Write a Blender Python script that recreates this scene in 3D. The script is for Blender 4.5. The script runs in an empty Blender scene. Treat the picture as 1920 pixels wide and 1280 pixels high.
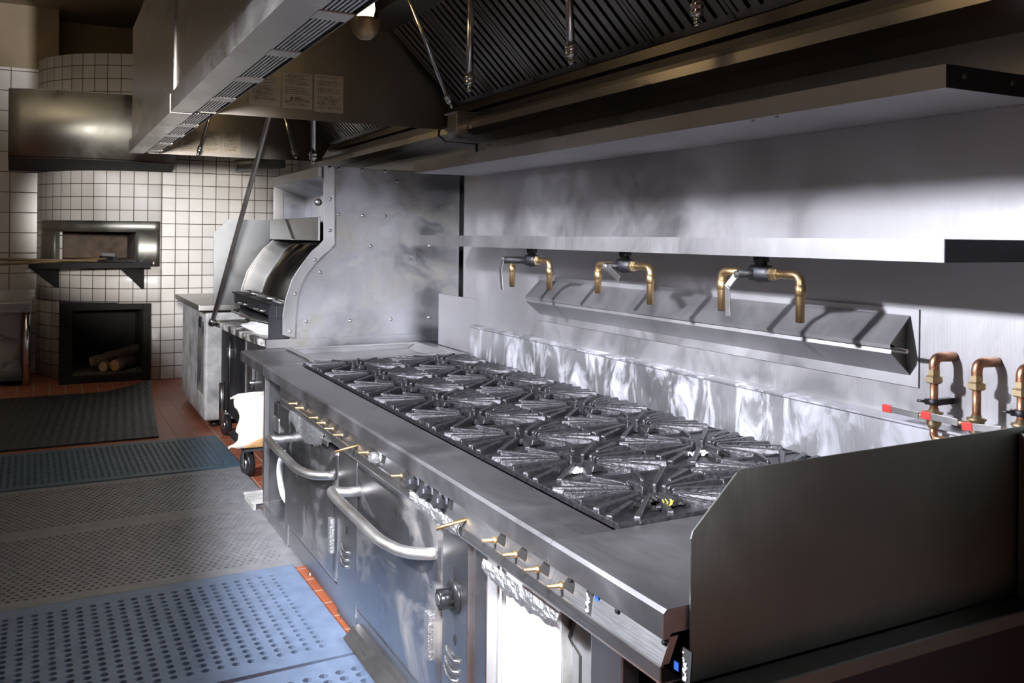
import bpy, bmesh, math, random
import numpy as np
from mathutils import Vector, Matrix
random.seed(7)
PI = math.pi
S = bpy.context.scene
COL = S.collection

# ---------------------------------------------------------------- camera
F_PX, YAW, ROLL, CX, CY, CAM_X, CAM_H = 1680.0, math.radians(27.4), math.radians(0.6), 960.0, 445.0, -1.098, 1.65
FW = Vector((math.sin(YAW), math.cos(YAW), 0.0))
R0 = Vector((math.cos(YAW), -math.sin(YAW), 0.0))
RT = R0*math.cos(ROLL) + Vector((0, 0, 1))*math.sin(ROLL)
UP = -R0*math.sin(ROLL) + Vector((0, 0, 1))*math.cos(ROLL)
CAM = Vector((CAM_X, 0.0, CAM_H))
cd = bpy.data.cameras.new('camera')
cam = bpy.data.objects.new('camera', cd)
COL.objects.link(cam)
cd.sensor_width = 36.0
cd.lens = F_PX/1920*36
cd.shift_y = -(640-CY)/1920
cd.clip_start = 0.02
cd.clip_end = 60
M = Matrix(((RT.x, UP.x, -FW.x, CAM.x), (RT.y, UP.y, -FW.y, CAM.y), (RT.z, UP.z, -FW.z, CAM.z), (0, 0, 0, 1)))
cam.matrix_world = M
S.camera = cam

def ray(x, y): return FW + RT*((x-CX)/F_PX) - UP*((y-CY)/F_PX)
def onX(x, y, X): d = ray(x, y); return CAM + d*((X-CAM.x)/d.x)
def onY(x, y, Y): d = ray(x, y); return CAM + d*((Y-CAM.y)/d.y)
def onZ(x, y, Z): d = ray(x, y); return CAM + d*((Z-CAM.z)/d.z)

# ---------------------------------------------------------------- world, light, exposure
S.view_settings.view_transform = 'Standard'
S.view_settings.look = 'None'
S.view_settings.gamma = 1.0
S.view_settings.exposure = 0.2
S.view_settings.use_curve_mapping = False
w = bpy.data.worlds.new('world'); S.world = w; w.use_nodes = True
w.node_tree.nodes['Background'].inputs[0].default_value = (0.60, 0.55, 0.50, 1)
w.node_tree.nodes['Background'].inputs[1].default_value = 0.03

def lamp(name, kind, loc, energy, color, aim=None, **kw):
    l = bpy.data.lights.new(name, kind); l.energy = energy; l.color = color
    for k, v in kw.items(): setattr(l, k, v)
    o = bpy.data.objects.new(name, l); COL.objects.link(o); o.location = loc
    if aim is not None:
        o.rotation_euler = (Vector(aim)).to_track_quat('-Z', 'Y').to_euler()
    return o
# the strong cool work light standing to the left of the aisle
lamp('work_light', 'SPOT', (-3.3, 3.2, 3.12), 1550, (0.88, 0.90, 1.0), (0.86, -0.07, 0.507),
     spot_size=math.radians(172), spot_blend=0.10, shadow_soft_size=0.13)
# the photographer's lamp beside the camera, aimed down the cook line
def dirv(az, el): a, e = math.radians(az), math.radians(el); return (math.sin(a)*math.cos(e), math.cos(a)*math.cos(e), math.sin(e))
lamp('camera_side_lamp', 'SPOT', (-1.15, 0.1, 2.15), 1150, (0.90, 0.92, 1.0), dirv(29, -19),
     spot_size=math.radians(38), spot_blend=0.40, shadow_soft_size=0.15)
lamp('oven_spot_fill', 'SPOT', (-1.2, 0.05, 2.1), 3600, (1.0, 0.95, 0.90), dirv(6.5, -1.5),  # added narrow fill that brightens the tiled oven, no such lamp known
     spot_size=math.radians(15), spot_blend=0.6, shadow_soft_size=0.2)
# added overhead fill lights, no fixture known: one over the aisle, one far left
lamp('aisle_fill', 'AREA', (-1.3, 0.6, 3.9), 1.2, (1.0, 0.90, 0.78), (0.1, 0.1, -1), shape='RECTANGLE', size=1.2, size_y=1.2)
lamp('oven_fill', 'AREA', (-1.6, 8.9, 4.15), 15, (1.0, 0.82, 0.60), (0.05, 0.3, -1), shape='RECTANGLE', size=2.0, size_y=1.6)

# ---------------------------------------------------------------- materials
def newmat(name):
    m = bpy.data.materials.new(name); m.use_nodes = True
    nt = m.node_tree; b = nt.nodes['Principled BSDF']
    return m, nt, b
def nd(nt, t, **kw):
    n = nt.nodes.new(t)
    for k, v in kw.items():
        if k.startswith('i_'): n.inputs[k[2:].replace('_', ' ')].default_value = v
        else: setattr(n, k, v)
    return n
def mapping(nt, scale=(1, 1, 1), src='Object'):
    tc = nd(nt, 'ShaderNodeTexCoord'); mp = nd(nt, 'ShaderNodeMapping')
    mp.inputs['Scale'].default_value = scale
    nt.links.new(tc.outputs[src], mp.inputs['Vector'])
    return mp.outputs['Vector']
def ramp(nt, fac, stops):
    r = nd(nt, 'ShaderNodeValToRGB')
    cr = r.color_ramp
    while len(cr.elements) < len(stops): cr.elements.new(0.5)
    for e, (p, c) in zip(cr.elements, stops):
        e.position = p; e.color = c if len(c) == 4 else (*c, 1)
    nt.links.new(fac, r.inputs['Fac'])
    return r.outputs['Color']
def noise(nt, vec, scale=5, detail=4, rough=0.5, dist=0):
    n = nd(nt, 'ShaderNodeTexNoise')
    n.inputs['Scale'].default_value = scale; n.inputs['Detail'].default_value = detail
    n.inputs['Roughness'].default_value = rough; n.inputs['Distortion'].default_value = dist
    nt.links.new(vec, n.inputs['Vector'])
    return n.outputs['Fac']
def steel(name, col=(0.60, 0.59, 0.58), rough=0.30, brush=(2, 2, 120), smudge=0.12, bump=0.02, metal=1.0, stain=None, stain_rng=(0.55, 0.7), stain_scale=(1, 1, 1), aniso=0.0):
    m, nt, b = newmat(name)
    b.inputs['Metallic'].default_value = metal
    v = mapping(nt, brush)
    n1 = noise(nt, v, 3, 3, 0.6)
    n2 = noise(nt, mapping(nt, (1, 1, 1)), 2.3, 5, 0.6, 0.6)
    c = ramp(nt, n2, [(0.3, tuple(x*0.80 for x in col)), (0.7, col)])
    # roughness
    mr = nd(nt, 'ShaderNodeMapRange'); nt.links.new(n2, mr.inputs[0])
    mr.inputs[1].default_value = 0.3; mr.inputs[2].default_value = 0.75
    mr.inputs[3].default_value = rough-smudge*0.5; mr.inputs[4].default_value = rough+smudge
    ad = nd(nt, 'ShaderNodeMath', operation='MULTIPLY_ADD'); nt.links.new(n1, ad.inputs[0])
    ad.inputs[1].default_value = 0.12; nt.links.new(mr.outputs[0], ad.inputs[2])
    bp = nd(nt, 'ShaderNodeBump'); bp.inputs['Strength'].default_value = bump; bp.inputs['Distance'].default_value = 0.01
    nt.links.new(n1, bp.inputs['Height']); nt.links.new(bp.outputs[0], b.inputs['Normal'])
    if aniso: b.inputs['Anisotropic'].default_value = aniso
    if stain:
        ns = noise(nt, mapping(nt, stain_scale), 2.2, 8, 0.62, 0.7)
        f = ramp(nt, ns, [(stain_rng[0], (0, 0, 0)), (stain_rng[1], (1, 1, 1))])
        mx = nd(nt, 'ShaderNodeMix', data_type='RGBA')
        nt.links.new(f, mx.inputs[0]); nt.links.new(c, mx.inputs[6]); mx.inputs[7].default_value = (*stain, 1)
        nt.links.new(mx.outputs[2], b.inputs['Base Color'])
        inv = nd(nt, 'ShaderNodeMath', operation='MULTIPLY_ADD'); nt.links.new(f, inv.inputs[0])
        inv.inputs[1].default_value = -0.75*metal; inv.inputs[2].default_value = metal
        nt.links.new(inv.outputs[0], b.inputs['Metallic'])
        a2 = nd(nt, 'ShaderNodeMath', operation='MULTIPLY_ADD'); nt.links.new(f, a2.inputs[0])
        a2.inputs[1].default_value = 0.25; nt.links.new(ad.outputs[0], a2.inputs[2])
        nt.links.new(a2.outputs[0], b.inputs['Roughness'])
    else:
        nt.links.new(c, b.inputs['Base Color']); nt.links.new(ad.outputs[0], b.inputs['Roughness'])
    return m
def plain(name, col, rough=0.5, metal=0.0, nscale=12, var=0.15, bump=0.0, emit=0, spec=None, obj_scale=(1, 1, 1)):
    m, nt, b = newmat(name)
    b.inputs['Metallic'].default_value = metal; b.inputs['Roughness'].default_value = rough
    v = mapping(nt, obj_scale)
    n = noise(nt, v, nscale, 5, 0.6)
    c = ramp(nt, n, [(0.3, tuple(max(0, x*(1-var)) for x in col)), (0.7, tuple(min(1, x*(1+var*0.6)) for x in col))])
    nt.links.new(c, b.inputs['Base Color'])
    if bump:
        bp = nd(nt, 'ShaderNodeBump'); bp.inputs['Strength'].default_value = bump; bp.inputs['Distance'].default_value = 0.01
        nt.links.new(n, bp.inputs['Height']); nt.links.new(bp.outputs[0], b.inputs['Normal'])
    if emit:
        b.inputs['Emission Color'].default_value = (*col, 1); b.inputs['Emission Strength'].default_value = emit
    return m
def tile(name, c1, c2, grout, w, h, mortar=0.006, rough=0.25, src='UV', swap=None, bump=0.3):
    m, nt, b = newmat(name)
    tc = nd(nt, 'ShaderNodeTexCoord')
    vec = tc.outputs[src]
    br = nd(nt, 'ShaderNodeTexBrick'); br.offset = 0.0; br.squash = 1.0
    br.inputs['Scale'].default_value = 1.0; br.inputs['Mortar Size'].default_value = mortar
    br.inputs['Mortar Smooth'].default_value = 0.15; br.inputs['Bias'].default_value = 0.0
    br.inputs['Brick Width'].default_value = w; br.inputs['Row Height'].default_value = h
    br.inputs['Color1'].default_value = (*c1, 1); br.inputs['Color2'].default_value = (*c2, 1)
    br.inputs['Mortar'].default_value = (*grout, 1)
    nt.links.new(vec, br.inputs['Vector'])
    n = noise(nt, tc.outputs['Object'], 1.7, 4, 0.6)
    mx = nd(nt, 'ShaderNodeMix', data_type='RGBA', blend_type='MULTIPLY'); mx.inputs[0].default_value = 1
    g = ramp(nt, n, [(0.3, (0.82, 0.80, 0.78)), (0.7, (1, 1, 1))])
    nt.links.new(br.outputs['Color'], mx.inputs[6]); nt.links.new(g, mx.inputs[7])
    nt.links.new(mx.outputs[2], b.inputs['Base Color'])
    rr = nd(nt, 'ShaderNodeMapRange'); nt.links.new(br.outputs['Fac'], rr.inputs[0])
    rr.inputs[3].default_value = rough; rr.inputs[4].default_value = 0.85
    nt.links.new(rr.outputs[0], b.inputs['Roughness'])
    bp = nd(nt, 'ShaderNodeBump', invert=True); bp.inputs['Strength'].default_value = bump; bp.inputs['Distance'].default_value = 0.004
    nt.links.new(br.outputs['Fac'], bp.inputs['Height']); nt.links.new(bp.outputs[0], b.inputs['Normal'])
    return m

MS = steel('brushed_steel')
M_WALL = steel('wall_steel', (0.53, 0.52, 0.535), 0.46, (3, 90, 3), 0.22, 0.05)
M_RISER = steel('riser_steel', (0.55, 0.55, 0.57), 0.42, (3, 60, 3), 0.14, 0.03, stain=(0.55, 0.55, 0.60), stain_rng=(0.47, 0.66), stain_scale=(6, 4.5, 2.2))
M_TOP = steel('cooktop_steel', (0.46, 0.455, 0.47), 0.34, (60, 3, 3), 0.12, 0.02)
M_FRONT = steel('range_front_steel', (0.56, 0.56, 0.57), 0.27, (3, 3, 90), 0.10, 0.02)
M_DOOR = steel('oven_door_steel', (0.55, 0.55, 0.57), 0.24, (3, 90, 3), 0.12, 0.02, stain=(0.36, 0.30, 0.21), stain_rng=(0.50, 0.80), stain_scale=(1, 0.8, 1.5))
M_HOOD = steel('hood_steel', (0.50, 0.48, 0.46), 0.24, (3, 3, 70), 0.12, 0.02)
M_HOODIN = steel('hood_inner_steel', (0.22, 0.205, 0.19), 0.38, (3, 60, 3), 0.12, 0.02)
M_SHELF = steel('shelf_steel', (0.52, 0.51, 0.52), 0.44, (3, 80, 3), 0.1, 0.02)
M_PANEL = steel('end_panel_steel', (0.29, 0.31, 0.285), 0.42, (60, 3, 3), 0.08, 0.01)
M_OVEN = steel('broiler_steel', (0.46, 0.46, 0.485), 0.35, (40, 3, 3), 0.24, 0.05, stain=(0.26, 0.235, 0.18), stain_rng=(0.46, 0.72), stain_scale=(1.3, 1, 1.6))
M_GUARD = steel('guard_steel', (0.24, 0.25, 0.26), 0.36, (3, 3, 30), 0.3, 0.03)
M_TRIM = steel('trim_steel', (0.62, 0.61, 0.60), 0.30, (3, 3, 50), 0.08, 0.01)
M_FILTER = steel('filter_steel', (0.36, 0.35, 0.34), 0.32, (3, 40, 3), 0.1, 0.02)
M_SATIN = steel('satin_tube', (0.66, 0.64, 0.61), 0.34, (3, 3, 30), 0.14, 0.03)
M_CHROME = steel('polished_tube', (0.74, 0.73, 0.71), 0.16, (3, 3, 30), 0.1, 0.0)
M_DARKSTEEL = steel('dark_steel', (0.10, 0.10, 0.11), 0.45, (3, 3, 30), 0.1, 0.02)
M_IRON = plain('cast_iron', (0.085, 0.082, 0.088), 0.38, 0.8, 60, 0.5, 0.35)
M_IRON2 = plain('cast_iron_web', (0.040, 0.038, 0.040), 0.48, 0.6, 40, 0.5, 0.4)
M_BLACK = plain('black_enamel', (0.012, 0.012, 0.012), 0.5, 0, 20, 0.3)
M_PLAST = plain('black_plastic', (0.02, 0.02, 0.021), 0.3, 0, 20, 0.3)
M_BRASS = steel('aged_brass', (0.52, 0.36, 0.19), 0.38, (30, 30, 3), 0.16, 0.02, stain=(0.35, 0.22, 0.12), stain_rng=(0.55, 0.8))
M_COPPER = steel('copper', (0.62, 0.33, 0.20), 0.32, (30, 30, 3), 0.16, 0.02, stain=(0.25, 0.14, 0.09), stain_rng=(0.5, 0.8))
M_BRASSHEX = steel('brass_fitting', (0.55, 0.43, 0.26), 0.38, (10, 10, 10), 0.1, 0.02)
M_RED = plain('red_rubber', (0.62, 0.06, 0.05), 0.35, 0, 20, 0.15)
M_PAPER = plain('paper', (0.42, 0.36, 0.28), 0.7, 0, 20, 0.1)
M_INK = plain('ink', (0.05, 0.045, 0.04), 0.7)
M_WHITE = plain('white_sheet', (0.85, 0.85, 0.84), 0.5, 0, 5, 0.03)
M_ENAMEL = plain('white_enamel', (0.58, 0.57, 0.54), 0.4, 0, 5, 0.55)
M_FOIL = steel('crumpled_foil', (0.6, 0.6, 0.6), 0.40, (30, 30, 30), 0.1, 0.6)
M_FLOUR = plain('flour', (0.88, 0.87, 0.84), 0.9, 0, 30, 0.05, 0.3)
M_SACK = plain('sack_cloth', (0.80, 0.74, 0.62), 0.85, 0, 8, 0.08, 0.1)
M_KRAFT = plain('kraft', (0.42, 0.24, 0.10), 0.8, 0, 20, 0.15)
M_BARK = plain('bark', (0.16, 0.12, 0.09), 0.9, 0, 30, 0.5, 0.8, obj_scale=(1, 1, 1))
M_WOODEND = plain('log_end', (0.62, 0.38, 0.18), 0.8, 0, 25, 0.25)
M_WOOD = plain('wood_handle', (0.22, 0.15, 0.08), 0.6, 0, 15, 0.2)
M_SOOT_HOLE = plain('soot_and_hole_black', (0.012, 0.011, 0.010), 0.9, 0, 20, 0.4)  # matte black: hearth soot, and shade inside openings put into colour
M_BRICKIN = plain('oven_brick', (0.11, 0.08, 0.06), 0.9, 0, 8, 0.4, 0.3)
M_ASH = plain('ash', (0.14, 0.12, 0.09), 0.95, 0, 40, 0.5, 0.5)
M_MATBLUE = plain('blue_rubber', (0.14, 0.19, 0.28), 0.45, 0, 14, 0.18, 0.1)
M_MATGREY = plain('grey_rubber', (0.215, 0.215, 0.225), 0.5, 0, 14, 0.2, 0.1)
M_MATTEAL = plain('teal_rubber', (0.07, 0.12, 0.16), 0.45, 0, 14, 0.2, 0.1)
M_MATBLACK = plain('black_rubber', (0.018, 0.019, 0.02), 0.5, 0, 14, 0.2, 0.1)
M_PLASTER = plain('beige_plaster', (0.30, 0.23, 0.135), 0.85, 0, 2, 0.12, 0.05)
M_SMOKED = steel('smoked_steel', (0.46, 0.45, 0.40), 0.42, (3, 3, 70), 0.16, 0.02)
M_GREYPL = plain('grey_plate', (0.20, 0.20, 0.20), 0.5)
M_CEIL = plain('ceiling_paint', (0.40, 0.33, 0.22), 0.9, 0, 2, 0.1)
M_BACKW = plain('back_wall_paint', (0.12, 0.115, 0.105), 0.9, 0, 2, 0.1)
M_SIDEW = plain('side_wall_paint', (0.22, 0.21, 0.20), 0.8, 0, 2, 0.1)
M_BULB = plain('lit_bulb', (1.0, 0.72, 0.36), 0.5, 0, 5, 0.0, emit=15)
M_BLUE = plain('blue_tape', (0.03, 0.12, 0.55), 0.5)
M_YELLOW = plain('yellow_wire', (0.7, 0.6, 0.05), 0.5)
M_HOSE = plain('white_hose', (0.7, 0.7, 0.68), 0.4)
M_TILE = tile('white_square_tile', (0.70, 0.69, 0.66), (0.62, 0.60, 0.57), (0.07, 0.045, 0.035), 0.147, 0.147, 0.0045)
M_TILEB = tile('large_white_tile', (0.60, 0.57, 0.52), (0.55, 0.52, 0.47), (0.13, 0.09, 0.06), 0.30, 0.235, 0.005)
M_FLOOR = tile('quarry_tile', (0.42, 0.13, 0.06), (0.34, 0.10, 0.05), (0.42, 0.30, 0.24), 0.152, 0.152, 0.005, 0.42, 'Object', bump=0.3)
M_GLASS, _nt, _b = newmat('jar_glass')
_b.inputs['Transmission Weight'].default_value = 1.0; _b.inputs['Roughness'].default_value = 0.05; _b.inputs['IOR'].default_value = 1.02
_b.inputs['Base Color'].default_value = (1, 0.95, 0.85, 1)

# ---------------------------------------------------------------- mesh helpers
class MB:
    def __init__(s): s.v = []; s.f = []; s.smooth = []; s.uv = None
    def add(s, vs, fs, sm=False):
        o = len(s.v); s.v += [tuple(v) for v in vs]
        for f in fs: s.f.append(tuple(o+i for i in f)); s.smooth.append(sm)
        return s
    def box(s, x0, x1, y0, y1, z0, z1):
        vs = [(x, y, z) for x in (x0, x1) for y in (y0, y1) for z in (z0, z1)]
        return s.add(vs, [(0, 1, 3, 2), (4, 6, 7, 5), (0, 4, 5, 1), (2, 3, 7, 6), (0, 2, 6, 4), (1, 5, 7, 3)])
    def bar(s, a, b, w, h, up=(0, 0, 1)):
        a = Vector(a); b = Vector(b); d = (b-a).normalized(); u = Vector(up)
        r = d.cross(u).normalized(); u = r.cross(d)
        vs = [p + r*i*w/2 + u*j*h/2 for p in (a, b) for i, j in ((-1, -1), (1, -1), (1, 1), (-1, 1))]
        return s.add(vs, [(0, 3, 2, 1), (4, 5, 6, 7), (0, 1, 5, 4), (1, 2, 6, 5), (2, 3, 7, 6), (3, 0, 4, 7)])
    def prism(s, pts, axis, a0, a1, sm=False):
        """closed 2-D outline extruded along axis: 'x' outline (y,z); 'y' outline (x,z); 'z' outline (x,y)"""
        n = len(pts)
        mk = {'x': lambda p, a: (a, p[0], p[1]), 'y': lambda p, a: (p[0], a, p[1]), 'z': lambda p, a: (p[0], p[1], a)}[axis]
        vs = [mk(p, a0) for p in pts] + [mk(p, a1) for p in pts]
        s.add(vs, [tuple(range(n)), tuple(range(2*n-1, n-1, -1))])
        o = len(s.v)-2*n
        for i in range(n):
            j = (i+1) % n; s.f.append((o+i, o+j, o+n+j, o+n+i)); s.smooth.append(sm)
        return s
    def sheet(s, pts, axis, a0, a1, t=0.004):
        """open polyline folded sheet with thickness, extruded along axis"""
        P = [Vector(p) for p in pts]; n = len(P); off = []
        for i in range(n):
            ds = []
            if i > 0: ds.append((P[i]-P[i-1]).normalized())
            if i < n-1: ds.append((P[i+1]-P[i]).normalized())
            ns = [Vector((-d.y, d.x)) for d in ds]
            m = sum(ns, Vector((0, 0)))
            m = m.normalized() if m.length > 1e-6 else ns[0]
            k = 1/max(0.4, m.dot(ns[0]))
            off.append(P[i] + m*t*k)
        return s.prism([tuple(p) for p in P] + [tuple(p) for p in reversed(off)], axis, a0, a1)
    def tube(s, pts, r, seg=12, cap=True):
        P = [Vector(p) for p in pts]; rs = r if isinstance(r, (list, tuple)) else [r]*len(P)
        prev = None; rings = []
        for i, p in enumerate(P):
            if i == 0: d = P[1]-p
            elif i == len(P)-1: d = p-P[i-1]
            else: d = (P[i+1]-p).normalized() + (p-P[i-1]).normalized()
            d.normalize()
            if prev is None:
                t = Vector((0, 0, 1)) if abs(d.z) < 0.9 else Vector((1, 0, 0))
                a = d.cross(t).normalized()
            else: a = (prev - d*prev.dot(d)).normalized()
            prev = a; b = d.cross(a)
            rings.append([p + (a*math.cos(2*PI*k/seg) + b*math.sin(2*PI*k/seg))*rs[i] for k in range(seg)])
        o = len(s.v); s.v += [tuple(v) for g in rings for v in g]
        for i in range(len(rings)-1):
            for k in range(seg):
                k2 = (k+1) % seg
                s.f.append((o+i*seg+k, o+i*seg+k2, o+(i+1)*seg+k2, o+(i+1)*seg+k)); s.smooth.append(True)
        if cap:
            s.f.append(tuple(o+k for k in reversed(range(seg)))); s.smooth.append(False)
            e = o+(len(rings)-1)*seg
            s.f.append(tuple(e+k for k in range(seg))); s.smooth.append(False)
        return s
    def lathe(s, prof, c, axis=(0, 0, 1), seg=20, sm=True):
        """prof: list of (r, h) along axis from c"""
        d = Vector(axis).normalized(); t = Vector((0, 0, 1)) if abs(d.z) < 0.9 else Vector((1, 0, 0))
        a = d.cross(t).normalized(); b = d.cross(a); c = Vector(c); o = len(s.v)
        for r, h in prof:
            for k in range(seg):
                s.v.append(tuple(c + d*h + (a*math.cos(2*PI*k/seg) + b*math.sin(2*PI*k/seg))*max(r, 1e-4)))
        for i in range(len(prof)-1):
            for k in range(seg):
                k2 = (k+1) % seg
                s.f.append((o+i*seg+k, o+i*seg+k2, o+(i+1)*seg+k2, o+(i+1)*seg+k)); s.smooth.append(sm)
        s.f.append(tuple(o+k for k in range(seg))); s.smooth.append(False)
        e = o+(len(prof)-1)*seg
        s.f.append(tuple(e+k for k in reversed(range(seg)))); s.smooth.append(False)
        return s
    def build(s, name, mat, parent=None, bevel=0, seg=2, org=None, **props):
        me = bpy.data.meshes.new(name)
        vs = np.array(s.v, float)
        if parent is not None and org is None:
            pass
        o = bpy.data.objects.new(name, me); COL.objects.link(o)
        base = Vector((0, 0, 0))
        if org is not None: base = Vector(org)
        elif parent is None:
            lo = vs.min(0); hi = vs.max(0); base = Vector(((lo[0]+hi[0])/2, (lo[1]+hi[1])/2, lo[2]))
        if parent is not None: pb = wl[parent.name]
        else: pb = Vector((0, 0, 0))
        if parent is not None and org is None: base = pb
        me.from_pydata([tuple(Vector(v)-base) for v in s.v], [], s.f)
        if s.uv:
            uvl = me.uv_layers.new(name='UVMap')
            for li, l in enumerate(me.loops): uvl.data[li].uv = s.uv[l.vertex_index]
        me.materials.append(mat)
        bm = bmesh.new(); bm.from_mesh(me); bmesh.ops.recalc_face_normals(bm, faces=bm.faces); bm.to_mesh(me); bm.free()
        me.polygons.foreach_set('use_smooth', s.smooth)
        me.update()
        o.parent = parent; o.location = base - pb; wl[o.name] = base
        if bevel:
            b = o.modifiers.new('bevel', 'BEVEL'); b.width = bevel; b.segments = seg; b.limit_method = 'ANGLE'; b.angle_limit = math.radians(40)
        for k, v in props.items(): o[k] = v
        return o
wl = {}
def thing(name, label, cat, loc, group=None):
    o = bpy.data.objects.new(name, None); COL.objects.link(o); o.location = loc; o.empty_display_size = 0.1
    wl[o.name] = Vector(loc)
    o['label'] = label; o['category'] = cat
    if group: o['group'] = group
    return o
def tag(o, label, cat, group=None):
    o['label'] = label; o['category'] = cat
    if group: o['group'] = group
    return o
def struct(o): o['kind'] = 'structure'; return o
def bezarc(pts, r, n=6):
    """round the corners of a polyline"""
    P = [Vector(p) for p in pts]; out = [P[0]]
    for i in range(1, len(P)-1):
        a = (P[i-1]-P[i]); b = (P[i+1]-P[i]); q = min(r, a.length*0.49, b.length*0.49)
        s0 = P[i]+a.normalized()*q; s1 = P[i]+b.normalized()*q
        for k in range(n+1):
            t = k/n; out.append(s0*(1-t)**2 + P[i]*2*t*(1-t) + s1*t*t)
    out.append(P[-1]); return out

# ---------------------------------------------------------------- constants
XW = 1.29           # steel wall plane
YC = 5.087          # far corner of the steel wall
TOP = 0.91
YN = 1.44           # near end panel

# ---------------------------------------------------------------- room
f = MB().box(-4.6, 3.2, -2.2, 12.6, -0.1, 0.0).build('floor', M_FLOOR, org=(0, 0, 0)); struct(f)
struct(MB().box(-4.6, 3.2, -2.2, 12.6, 4.3, 4.4).build('ceiling', M_CEIL))
struct(MB().box(-4.7, -4.6, -2.2, 12.6, 0, 4.3).build('wall_left', M_SIDEW))
struct(MB().box(-4.6, 3.2, -2.3, -2.2, 0, 4.3).build('wall_near', M_BACKW))
struct(MB().box(3.2, 3.3, -2.2, 12.6, 0, 4.3).build('wall_right_outer', M_BACKW))
struct(MB().box(-4.6, 3.2, 12.6, 12.7, 0, 4.3).build('wall_back', M_PLASTER))
# unseen wall added to mask the work light; its sloped slot shapes the beam
PX = -1.9
pt = MB().box(PX-0.06, PX, -2.2, 9.0, 2.74, 4.3).box(PX-0.06, PX, -2.2, 0.6, 0, 2.74).box(PX-0.06, PX, 7.2, 9.0, 0, 2.74)
pt.prism([(0.6, 0.0), (7.2, 0.0), (7.2, 1.90), (5.4, 1.87), (3.3, 1.60), (0.6, 1.56)], 'x', PX-0.06, PX)
struct(pt.build('light_mask_wall', M_SIDEW))
# steel clad cook-line wall
struct(MB().box(XW, XW+0.10, -0.6, YC, 0, 3.2).build('wall_right', M_WALL))
struct(MB().box(XW+0.30, XW+0.40, 5.32, 10.84, 0, 4.3).build('wall_right_far', M_WALL))
struct(MB().box(XW+0.012, XW+0.39, YC, 5.31, 0, 3.2).build('trim_1', M_WALL))
def uvwall(name, x0, x1, y, z0, z1, mat, u0=0, v0=0, thick=0.05):
    m = MB(); m.box(x0, x1, y, y+thick, z0, z1)
    m.uv = [(v[0]-u0, v[2]-v0) for v in m.v]
    return m.build(name, mat)
struct(uvwall('wall_far_left', -4.6, -1.0, 11.9, 0, 3.56, M_TILEB, -1.19+0.0, 0.0))
struct(MB().box(-4.6, -1.0, 11.92, 12.0, 3.56, 4.3).build('wall_far_plaster', M_PLASTER))

# round tiled wood oven: cylinder front joined to a flat tiled wall
OX, OYc, OR, OTOP = 0.05, 12.13, 1.28, 3.66
def arc_pts(a0, a1, n, R=OR):   # angle measured from the front (-Y) towards -X
    return [(OX-R*math.sin(a), OYc-R*math.cos(a)) for a in np.linspace(a0, a1, n)]
oven = thing('tiled_oven', 'round white-tiled masonry pizza oven with square mouth above a log hearth', 'oven', (OX, OYc-0.4, 0))
# front skin as strips around the two openings
thA = math.radians(100)
mouth = dict(a0=math.asin((OX+0.212)/OR)*-1, z0=1.31, z1=1.68)
def ang(x): return math.asin(max(-1, min(1, (OX-x)/OR)))
hx0, hx1, hz0, hz1 = -0.975, -0.055, 0.0, 0.865      # hearth opening
mx0, mx1, mz0, mz1 = -1.03, -0.21, 1.34, 1.675       # oven mouth
def skin(a0, a1, z0, z1, n):
    m = MB(); uv = []
    A = np.linspace(a0, a1, n+1)
    for a in A:
        x, y = OX-OR*math.sin(a), OYc-OR*math.cos(a)
        x2, y2 = OX-(OR-0.1)*math.sin(a), OYc-(OR-0.1)*math.cos(a)
        for (px, py) in ((x, y), (x2, y2)):
            for z in (z0, z1): m.v.append((px, py, z)); uv.append((-a*OR, z))
    for i in range(n):
        b = i*4
        m.f += [(b, b+4, b+5, b+1), (b+2, b+3, b+7, b+6), (b+1, b+5, b+7, b+3), (b, b+2, b+6, b+4)]
        m.smooth += [True, True, False, False]
    m.f += [(0, 1, 3, 2), (4*n, 4*n+2, 4*n+3, 4*n+1)]; m.smooth += [False, False]
    m.uv = uv; return m
def join(ms):
    r = MB(); r.uv = []
    for m in ms:
        o = len(r.v); r.v += m.v; r.f += [tuple(i+o for i in q) for q in m.f]; r.smooth += m.smooth; r.uv += m.uv
    return r
aL, aR = thA, 0.0
segs = [skin(aR, aL, 1.68, OTOP, 48), skin(aR, aL, 0.865, 1.34, 48),
        skin(ang(hx0), aL, 0, 0.865, 20), skin(aR, ang(hx1), 0, 0.865, 4),
        skin(ang(mx0), aL, 1.34, 1.68, 20), skin(aR, ang(mx1), 1.34, 1.68, 6)]
join(segs).build('tiled_shell', M_TILE, oven)
# flat tiled wall tangent to the round front
struct(uvwall('wall_far', OX, 2.6, OYc-OR, 0, 3.56, M_TILE, OX, 0.0, 0.1))
struct(MB().box(OX, 3.2, OYc-OR+0.03, OYc-OR+0.1, 3.56, 4.3).build('wall_far_upper', M_PLASTER))
# hearth: steel frame, dark box, floor
fr = MB()
yf = OYc-OR
fy0 = yf-0.02
fr.box(hx0, hx0+0.13, 10.92, 11.9, 0.0, hz1).box(hx1-0.08, hx1, yf-0.03, 11.9, 0.0, hz1).box(hx0, hx1, 10.93, 11.8, hz1-0.07, hz1+0.01).box(hx0, hx1, yf+0.02, 11.9, 0.0, 0.07)
fr.build('hearth_frame', M_SOOT_HOLE, oven)
MB().box(hx0, hx1, 11.85, 11.9, 0, hz1).build('hearth_back', M_SOOT_HOLE, oven)
MB().box(hx0+0.13, hx1-0.08, 11.0, 11.85, 0.07, 0.10).build('hearth_floor', M_ASH, oven)
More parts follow.
